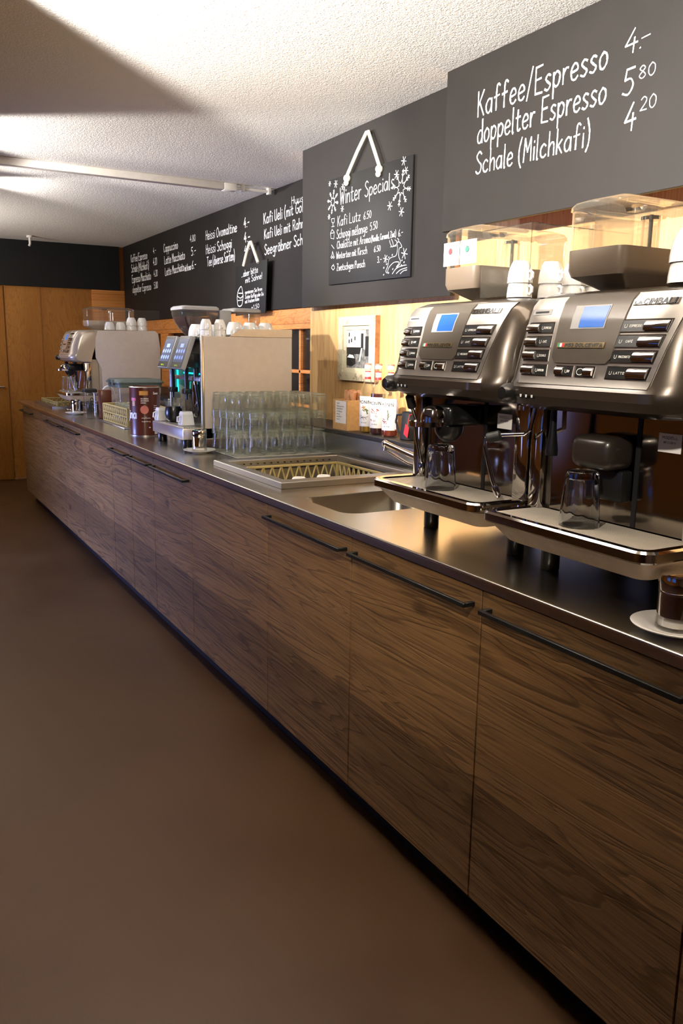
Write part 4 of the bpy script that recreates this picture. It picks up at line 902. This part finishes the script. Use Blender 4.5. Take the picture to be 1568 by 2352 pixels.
# ------------------------------------------------------------------ tumblers
RM, RB, HT = .042, .0335, .118     # upside down: mouth at z = 0
FL = .05
def flute(a, z):
    if z < .034 or z > HT-.004: return 1
    k = min(1, (z-.034)/.012); return 1+k*FL*(abs(math.cos(5*a))-.75)
def tumbler(mat, name, n, real):
    b = B(); op = [(RM, 0), (RM-.0005, .016), (RM-.0016, .034), (RM-.0026, .046), (RB+.003, .082), (RB+.0012, HT-.010), (RB-.001, HT-.003), (RB-.004, HT)]
    ip = [(RM-.0016, 0, 1), (RM-.0028, .034, 1), (RM-.0048, .05, 1), (RB-.0025, HT-.026, 1), (RB-.0065, HT-.017, 1), (0, HT-.015, 1)]
    if real: b.lathe([(0, HT-.0015)]+op[::-1]+ip, n=n, flute=flute)
    else:
        b.shell(op+[(RB-.010, HT-.001), (0, HT-.002)], n=n, flute=flute); b.shell([(RB+.001, HT-.05), (RB-.002, HT-.024), (RB-.006, HT-.016), (0, HT-.014)], n=n)
    if not real:
        tor = lambda r, z, w: b.shell([(r+w*math.cos(q*math.pi/3), z+w*math.sin(q*math.pi/3)) for q in range(7)], n=32, mat=1)
        tor(RM-.0016, .0012, .0011); tor(RB-.002, HT-.0022, .0018); tor(RB-.004, HT-.0155, .0012)
    return obj(name, b, mat if real else [mat, M['rimglass']], None, 50)
g = tumbler(M['glass'], 'tumbler', 60, True); g.location = (.100, 1.240, 1.0708); tag(g, 'upturned fluted tumbler on the tray of the nearest machine', 'glass', 'tumblers on the drip trays')
g2 = g.copy(); COL.objects.link(g2); g2.location = (.112, 1.755, 1.0708); tag(g2, 'upturned fluted tumbler on the tray of the machine beside the sink', 'glass', 'tumblers on the drip trays')
FL = .028
TG = tumbler(M['tglass'], 'tumbler', 40, False); first = True
RN = ['front', 'second', 'third', 'back']; LN = ['bottom', 'middle', 'top']
b = B(); b.box(.286, 3.60, .9205, .793, 3.965, .9245, .002, 1); tag(obj('drip_mat', b, M['mat']), 'pale clear mat under the stacked tumblers', 'mat')
for L_ in range(3):
    for r_ in range(4):
        for c_ in range(6):
            x = .327+c_*.0846+random.uniform(-.0002, .0002); y = 3.655+r_*.0876+random.uniform(-.001, .001)
            if L_ == 2: x += .0;
            if L_ == 2 and r_ == 0 and c_ == 1: y += .0
            if (L_, r_, c_) in ((2, 0, 0), (1, 0, 0), (2, 0, 2)): continue
            o = TG if first else TG.copy()
            if not first: COL.objects.link(o)
            first = False; o.location = (x, y, .9248+L_*.0865); o.rotation_euler = (0, 0, random.uniform(0, .6))
            tag(o, 'clear upturned tumbler in the big stack, %s layer, %s row, %s from the left' % (LN[L_], RN[r_], WD[c_]), 'glass', 'stacked tumblers')
# ------------------------------------------------------------------ small things
def sugar_pourer(x, y, label, label2, grp):
    b = B(); z = .9202
    b.lathe([(0, 0), (.034, 0), (.038, .004), (.062, .010), (.0795, .017), (.0805, .019), (.078, .0195), (.058, .0135), (.04, .0095), (0, .009)], (x, y, z), 40); s = obj('saucer', b, M['porc']); tag(s, label2, 'saucer', 'saucers under sugar pourers')
    z += .0094; t = thing('sugar_pourer', label, 'sugar pourer', (x, y, z), 'sugar pourers')
    b = B(); b.lathe([(0, .001), (.033, .0), (.0365, .004), (.0345, .03), (.0342, .06), (.0325, .06), (.0325, .03), (.033, .008), (0, .007)], (x, y, z), 32); obj('glass_base', b, M['acryl'], t)
    b = B(); b.lathe([(0, .0072), (.032, .0072), (.032, .018), (0, .021)], (x, y, z), 24); obj('sugar', b, M['white'], t)
    b = B(); b.lathe([(.0352, .026), (.0355, .07)], (x, y, z), 36); b.lathe([(.0357, .069), (.0362, .071), (.0357, .073)], (x, y, z), 36); obj('metal_sleeve', b, M['chrome'], t)
    b = B(); b.lathe([(.0358, .073), (.0366, .075), (.0366, .100), (.035, .104), (.028, .1055), (0, .106)], (x, y, z), 36); obj('screw_lid', b, M['chrome'], t)
sugar_pourer(.085, .968, 'chrome topped sugar pourer beside the nearest coffee machine', 'white saucer under the nearest sugar pourer', '')
sugar_pourer(.2, 3.87, 'chrome topped sugar pourer in front of the tumbler stack', 'white saucer in front of the tumbler stack', '')
sugar_pourer(.150, 6.47, 'farthest chrome sugar pourer behind the tall clear canister', 'white saucer under the farthest sugar pourer', '')
# tap
t = thing('tap', 'chrome tap with long spout reaching over the glass washer', 'tap', (.655, 2.53, .92))
b = B(); b.lathe([(.028, 0), (.028, .006), (.021, .010), (.021, .085), (.024, .09), (.024, .125), (.018, .134), (0, .136)], (.655, 2.53, .9205), 24); obj('tap_body', b, M['chrome'], t)
b = B(); b.tube([(.65, 2.545, 1.005), (.62, 2.63, 1.03), (.575, 2.755, 1.066)], .0125, 14); b.ball((.574, 2.757, 1.066), .0155, 14); b.cyl((.576, 2.75, 1.064), (.574, 2.752, 1.04), .010, 12); obj('spout', b, M['chrome'], t)
b = B(); b.tube([(.648, 2.54, .985), (.61, 2.64, 1.0), (.582, 2.74, 1.036)], .006, 10); obj('lever', b, M['chrome'], t)
# kraft box with paper bags
t = thing('cardboard_box', 'open kraft cardboard box with white printed label beside the syrup bottles', 'box', (.87, 3.53, 1.045))
zb, zt = 1.0455, 1.192; bx = (.802, 3.462, .948, 3.604); th = .003
b = B(); b.box(bx[0], bx[1], zb, bx[2], bx[3], zb+th)
for a in ((bx[0], bx[1], bx[0]+th, bx[3]), (bx[2]-th, bx[1], bx[2], bx[3]), (bx[0]+th, bx[1], bx[2]-th, bx[1]+th), (bx[0]+th, bx[3]-th, bx[2]-th, bx[3])): b.box(a[0], a[1], zb+th, a[2], a[3], zt)
obj('carton', b, M['kraft'], t)
b = B(); b.box(.8012, 3.474, 1.078, .8019, 3.578, 1.186); lb = obj('box_label', b, M['white'], t)
b = B()
for k, (tx, l, h) in enumerate((('KAFI', .03, .007), ('Papiersack klein', .07, .006), ('Inhalt 500 Stk', .06, .006), ('Art 4012 braun', .055, .005), ('Lieferung', .03, .004), ('Charge 18 05 12', .05, .004), ('Lager 3', .03, .004))): letter(b, tx, lambda u, v: (.8008, 3.565-u, 1.170-.0125*k+v), l, h, .0011)
obj('label_print', b, M['ink'], lb)
random.seed(3)
for k in range(4):
    b = B(); x, y = .852+.045*(k % 2), 3.500+.022*k; rows = []
    for j in range(5):
        z = 1.085+j*.037; rows.append([(x+(.014+.006*math.sin(j*2+k))*math.cos(a*math.pi/4)+random.uniform(-.005, .005), y+(.017+.004*(j == 4))*math.sin(a*math.pi/4)+random.uniform(-.005, .005), z+random.uniform(-.008, .008)) for a in range(8)])
    b.loft(rows, cap0=True); tag(obj('paper_bag', b, M['bag'], None, 15), 'crumpled brown paper bag in the kraft box, %s from the window side' % WD[3-k], 'bag', 'paper bags in the kraft box')
# syrup bottles
def bottle(x, y, liq, level, label, sprig, rot):
    t = thing('syrup_bottle', label, 'bottle', (x, y, 1.0455), 'syrup bottles'); z = 1.0455; r = .0365
    pf = [(0, .001), (.030, 0), (.0355, .004), (r, .012), (r, .186), (.0345, .198), (.029, .212), (.0215, .230), (.0155, .250), (.0135, .266), (.0128, .292), (.0145, .294), (.0145, .303)]
    b = B(); b.shell(pf, (x, y, z), 28); obj('glass_body', b, M['tglass'], t)
    q = [(max(0, a-.0025), c+.002) for a, c in pf if c < level]; b = B(); b.lathe([(0, .004)]+q[1:]+[(q[-1][0], level), (0, level)], (x, y, z), 24); obj('syrup', b, liq, t)
    b = B(); b.lathe([(.0162, .300), (.0166, .303), (.0166, .312), (.0162, .316)], (x, y, z), 20); cp = obj('cap', b, M['white'], t)
    b = B(); b.lathe([(.0162, .3161), (.0160, .322), (.013, .324), (0, .324)], (x, y, z), 20); obj('cap_top', b, M['tinpink'], cp)
    def wrap(u, v, o=.0006, rr=r): a = math.pi+rot+u/rr; return (x+(rr+o)*math.cos(a), y+(rr+o)*math.sin(a), z+v)
    def sheet(b, u0, u1, v0, v1, o, mat=0, rr=r):
        n = 14; b.loft([[wrap(u0+(u1-u0)*i/n, v, o, rr) for i in range(n+1)] for v in (v0, v1)], closed=False, mat=mat)
    b = B(); sheet(b, -.040, .040, .030, .172, .0006); lb = obj('bottle_label', b, M['white'], t)
    b = B(); W_ = lambda u, v: wrap(u, v, .0011)
    letter(b, 'MONIN', lambda u, v: W_(-.030+u, .138+v), .060, .014, .0022, 0)
    letter(b, 'LE SIROP DE', lambda u, v: W_(-.016+u, .158+v), .032, .004, .0006, 0); letter(b, 'bar sirup', lambda u, v: W_(-.014+u, .046+v), .028, .006, .0007, 0)
    for mt, pts in sprig:
        ribbon(b, smooth(pts, 4), .0016 if mt == 1 else .0052, W_, mt)
    obj('label_print', b, [M['ink'], M['ink'], M['leaf'], M['berry'], M['tingold']], lb)
    b = B(); n = 20
    b.shell([(.0139, .245+.012), (.0136, .284)], (x, y, z), n, mat=0); b.shell([(.0150, .2505), (.0141, .262)], (x, y, z), n, mat=1); b.shell([(.0138, .284), (.0136, .288)], (x, y, z), n, mat=1); obj('neck_band', b, [M['white'], M['red']], t)
S1 = [(4, [(-.010, .120), (-.002, .117), (.006, .123)]), (4, [(-.004, .126), (-.001, .118), (.003, .110)]), (2, [(.006, .112), (.014, .102), (.018, .09)]), (2, [(.010, .112), (.020, .104)]), (2, [(-.006, .108), (.004, .103)]), (1, [(-.024, .078), (-.004, .070), (.022, .078)]), (1, [(-.020, .066), (.0, .076), (.014, .064)]), (1, [(-.02, .084), (-.006, .074), (.004, .060)])]
S2 = [(3, [(-.014, .118), (-.004, .110)]), (4, [(-.018, .108), (-.010, .100)]), (3, [(.0, .106), (.012, .108)]), (4, [(-.002, .099), (.010, .098)]), (1, [(.004, .09), (.016, .084)]), (1, [(.003, .086), (.014, .079)]), (4, [(-.022, .070), (-.014, .065)]), (1, [(.0, .068), (.008, .063)]), (1, [(-.006, .066), (.002, .060)]), (3, [(.012, .117), (.020, .112)])]
S3 = [(2, [(.005, .120), (.008, .098), (.006, .078)]), (1, [(-.006, .108), (.006, .094)]), (1, [(.018, .114), (.009, .098)]), (1, [(.020, .10), (.008, .086)]), (1, [(-.004, .096), (.006, .084)]), (3, [(-.024, .074), (-.012, .068), (-.002, .070)]), (3, [(-.018, .082), (-.010, .076)]), (3, [(-.012, .062), (.0, .062)])]
bottle(.862, 3.375, M['syrup1'], .035, 'nearly empty syrup bottle with golden rest and vanilla label next to the kraft box', S1, .55)
bottle(.860, 3.277, M['syrup2'], .188, 'full dark red syrup bottle in the middle of the shelf', S2, .55)
bottle(.855, 3.163, M['syrup3'], .030, 'nearly empty amber syrup bottle with green sprig label beside the black jug', S3, .55)
bottle(.945, 3.10, M['red'], .07, 'syrup bottle with red rest half hidden behind the black jug', S3, 1.4)
t = thing('milk_jug', 'matt black milk jug on the dark shelf behind the tap', 'jug', (.862, 3.01, 1.0455))
b = B(); b.lathe([(0, .0), (.040, .0), (.043, .004), (.040, .06), (.036, .115), (.037, .122), (.035, .122), (.034, .112), (.038, .05), (.039, .006), (0, .005)], (.862, 3.01, 1.0455), 28); obj('jug_body', b, M['matt'], t)
b = B(); b.tube([(.845, 3.045, 1.155), (.835, 3.075, 1.150), (.835, 3.082, 1.12), (.842, 3.070, 1.08), (.85, 3.05, 1.068)], .005, 8); obj('jug_handle', b, M['matt'], t)
b = B(); b.prism([(2.955, 1.06), (2.985, 1.075), (2.972, 1.12), (2.945, 1.105)], 'x', .812, .8135); b.tube([(.8128, 2.958, 1.11), (.82, 2.955, 1.16), (.85, 2.95, 1.165)], .0012, 6); tag(obj('paper_tag', b, M['red']), 'small red tag hanging in front of the black jug', 'tag')
# brown tin
cx, cy, rr, zt = .200, 4.80, .086, .285
t = thing('cocoa_tin', 'big dark brown cocoa tin with pale lettering beside the twin screen machine', 'tin', (cx, cy, .92))
b = B(); b.lathe([(0, .001), (rr-.002, .0), (rr, .002), (rr, zt-.006), (rr+.0015, zt-.003), (rr, zt), (rr-.004, zt), (rr-.004, zt-.006), (0, zt-.006)], (cx, cy, .9203), 48); cn = obj('can', b, M['tin'], t)
b = B(); b.shell([(rr+.0008, .0), (rr+.0014, .003), (rr+.0008, .006)], (cx, cy, .9203), 48); b.shell([(rr+.0008, zt-.006), (rr+.002, zt-.003), (rr-.001, zt+.001)], (cx, cy, .9203), 48); obj('rim', b, M['steel'], t)
AV = math.atan2(0-cy, -1.178-cx)     # towards the aisle
def wrap(u, v, o=.0008): a = AV+u/rr; return (cx+(rr+o)*math.cos(a), cy+(rr+o)*math.sin(a), .9203+v)
def sheet(b, u0, u1, v0, v1, o=.0008, mat=0, n=8): b.loft([[wrap(u0+(u1-u0)*i/n, v, o) for i in range(n+1)] for v in (v0, v1)], closed=False, mat=mat)
def tin_text(tx, u, v, w_, h, wd):
    b = B(); letter(b, tx, lambda p, q: wrap(u+p, v+q), w_, h, wd, 0, .05); obj('tin_lettering', b, M['white'], cn)
tin_text('Caotina', -.222, .105, .168, .052, .0095); tin_text('Cacao', .052, .243, .034, .013, .003)
for k, (tx, w_) in enumerate((('DAS ORIGINAL', .045), ('AUS SCHWEIZER', .045), ('KAKAO', .028))): tin_text(tx, -.022, .215-.012*k, w_, .006, .0012)
for k in range(4): tin_text('fein zart', .054, .175-.011*k, .022, .005, .001)
tin_text('ohne Zusatz', -.02, .105, .05, .006, .0012); tin_text('tassenfertig', -.02, .085, .05, .006, .0012)
for q_, mt in (((-.088, -.052, .205, .222), 'red'), ((-.03, .02, .238, .262), 'tingold'), ((-.078, -.058, .175, .204), 'tingold'), ((.055, .082, .012, .045), 'white'), ((.02, .03, .05, .056), 'white')):
    b = B(); sheet(b, *q_, o=.001); obj('printed_patch', b, M[mt], cn)
b = B()
b.add([wrap(-.002, .155)]+[wrap(-.002+.024*math.cos(a*.3), .155+.024*math.sin(a*.3)) for a in range(23)], [(0, i, i+1) for i in range(1, 22)], 0); obj('printed_disc', b, M['tinpink'], cn)

# basket on tray
b = B(); b.box(.178, 5.20, .9203, .50, 5.93, .926, .002, 1); tag(obj('flat_tray', b, M['tray']), 'bluish steel tray under the beige lattice basket', 'tray')
lattice_rack('lattice_basket', 'beige plastic lattice basket on a bluish tray behind the brown tin', 'basket', .215, 5.24, .49, 5.86, .9265, 1.045, 6, 12, rows=2)
for k in range(6):
    for q in range(2):
        o = TG.copy(); COL.objects.link(o); o.location = (.30+.085*q, 5.31+.09*k, .935+.0005); tag(o, 'clear upturned tumbler in the beige basket, %s row, %s from the near end' % (('aisle side', 'wall side')[q], WD[k]), 'glass', 'tumblers in the beige basket')
for k in range(4):
    o = TG.copy(); COL.objects.link(o); o.location = (.385, 5.31+.09*k, .9355+.0865); tag(o, 'clear tumbler stacked highest in the beige basket, %s from the near end' % WD[k], 'glass', 'tumblers in the beige basket')
for k in range(3):
    for q in range(2):
        o = TG.copy(); COL.objects.link(o); o.location = (.40+.09*q, 4.70+.09*k, .9205); tag(o, 'clear upturned tumbler on the worktop beside the tin, %s row, %s from the machine' % (('front', 'rear')[q], WD[k]), 'glass', 'tumblers beside the tin')
        o = TG.copy(); COL.objects.link(o); o.location = (.40+.09*q, 4.70+.09*k, .9205+.0865); tag(o, 'clear tumbler stacked upper beside the tin, %s row, %s from the machine' % (('front', 'rear')[q], WD[k]), 'glass', 'tumblers beside the tin')
# clear storage box with lid
t = thing('storage_box', 'clear plastic storage box with grey green lid in front of the champagne machine', 'container', (.50, 6.25, .92))
b = B(); b.loft([rrect(.40, 6.12, .70, 6.42, .03, .9205), rrect(.39, 6.11, .71, 6.43, .03, 1.145)], cap0=True); obj('clear_box', b, M['acryl'], t)
b = B(); b.loft([rrect(.385, 6.105, .715, 6.435, .03, 1.135), rrect(.383, 6.103, .717, 6.437, .03, 1.165), rrect(.372, 6.092, .728, 6.448, .03, 1.168), rrect(.372, 6.092, .728, 6.448, .03, 1.176), rrect(.39, 6.11, .71, 6.43, .04, 1.196)], cap0=True, cap1=True); obj('box_lid', b, M['lid'], t)
for y in (6.2, 6.3):
    b = B(); b.box(.366, y, 1.15, .374, y+.04, 1.19, .003); obj('lid_clip', b, M['lid'], t)
b = B(); b.tube([(.405, 6.46, 1.135), (.375, 6.465, 1.125), (.345, 6.465, 1.09), (.332, 6.46, 1.04), (.332, 6.44, .99), (.338, 6.40, .955), (.348, 6.34, .936), (.36, 6.25, .928), (.37, 6.08, .928)], .0075, 10)
tag(obj('milk_hose', b, M['white']), 'white flexible hose curving down beside the storage box', 'hose')
# tall clear canister
t = thing('shaker_canister', 'tall square clear canister with dark lid near the counter edge', 'canister', (.165, 6.06, .92))
b = B(); b.loft([rrect(.125, 6.02, .205, 6.10, .008, z) for z in (.9205, 1.112)], cap0=True); obj('clear_body', b, M['acryl'], t)
b = B(); b.loft([rrect(.119, 6.014, .211, 6.106, .010, z) for z in (1.108, 1.128)]+[rrect(.124, 6.02, .206, 6.10, .010, 1.134)], cap0=True, cap1=True); obj('canister_lid', b, M['matt'], t)
b = B(); letter(b, 'Ovo', lambda u, v: (.165-v+.015, 6.0195, .97+u), .10, .035, .006); obj('canister_print', b, M['ink'], t)
b = B(); b.box(.235, 6.03, .9205, .315, 6.11, 1.125, .006, 2); tag(obj('powder_tin', b, M['tin']), 'dark brown square tin standing behind the clear canister', 'tin')
# far rack, cloth, glass on far tray, cups and mugs under the screens
t = thing('rack_tray', 'flat steel rimmed tray with beige rack at the far counter end', 'tray', (.3, 7.5, .92))
b = B(); b.loft([rrect(.10+i, 7.14+i, .50-i, 8.0-i, .01, z, 3) for i, z in ((0, .9203), (0, .936), (.035, .938), (.037, .925))], cap1=True); obj('tray_rim', b, M['tray'], t)
lattice_rack('dish_rack', 'beige plastic rack lying in the far steel tray', 'dish rack', .155, 7.2, .445, 7.93, .9255, .968, 7, 12)
b = B(); pts = [[(.155+.035*i+random.uniform(-.006, .006), 6.72+.05*j+random.uniform(-.01, .01), .928+.010*((i+j) % 2)+random.uniform(0, .006)) for j in range(4)] for i in range(3)]
b.loft(pts, closed=False); b.add([(p[0], p[1], .9206) for l in pts for p in (l[0], l[-1])], []); tag(obj('cleaning_cloth', b, M['white']), 'crumpled white cloth on the worktop near the far tray', 'cloth')
for k, (x, y) in enumerate(((.20, 7.03), (.19, 6.80))):
    o = TG.copy(); COL.objects.link(o); o.location = (x, y, 1.071); tag(o, 'clear tumbler on the tray of the champagne machine, %s one' % ('farther', 'nearer')[k], 'glass', 'tumblers on the champagne machine tray')
t = thing('dark_glass_pot', 'round black pot with clear rim standing under the farther screen', 'pot', (.235, 4.37, 1.035))
b = B(); b.lathe([(0, 0), (.030, .0), (.042, .012), (.048, .04), (.046, .065), (.042, .082), (0, .083)], (.235, 4.37, 1.0354), 28); obj('pot_body', b, M['black'], t)
b = B(); b.shell([(.0425, .082), (.047, .10), (.052, .118)], (.235, 4.37, 1.0354), 28); obj('pot_rim', b, M['tglass'], t)
for k, (x, y, lb) in enumerate(((.228, 4.145, 'square white milk cup under the nearer screen'), (.20, 4.468, 'white cup at the far end of the twin screen tray'))):
    t = thing('milk_cup', lb, 'cup', (x, y, 1.035), 'white cups on the twin screen tray'); b = B()
    b.loft([rrect(x-i, y-i, x+i, y+i, .008, z, 4) for i, z in ((.035, 1.0354), (.036, 1.040), (.030, 1.088), (.031, 1.09), (.026, 1.105))], cap0=True, cap1=True); obj('cup_body', b, M['porc'], t)
    b = B(); b.tube([(x-.033, y-.005, 1.08), (x-.050, y-.008, 1.078), (x-.052, y-.008, 1.055), (x-.036, y-.005, 1.05)], .004, 8); obj('cup_handle', b, M['porc'], t)
b = B(); b.box(.30, 6.50, .9205, .36, 6.56, .99, .004); tag(obj('black_box', b, M['black']), 'small black box at the foot of the champagne machine', 'box')
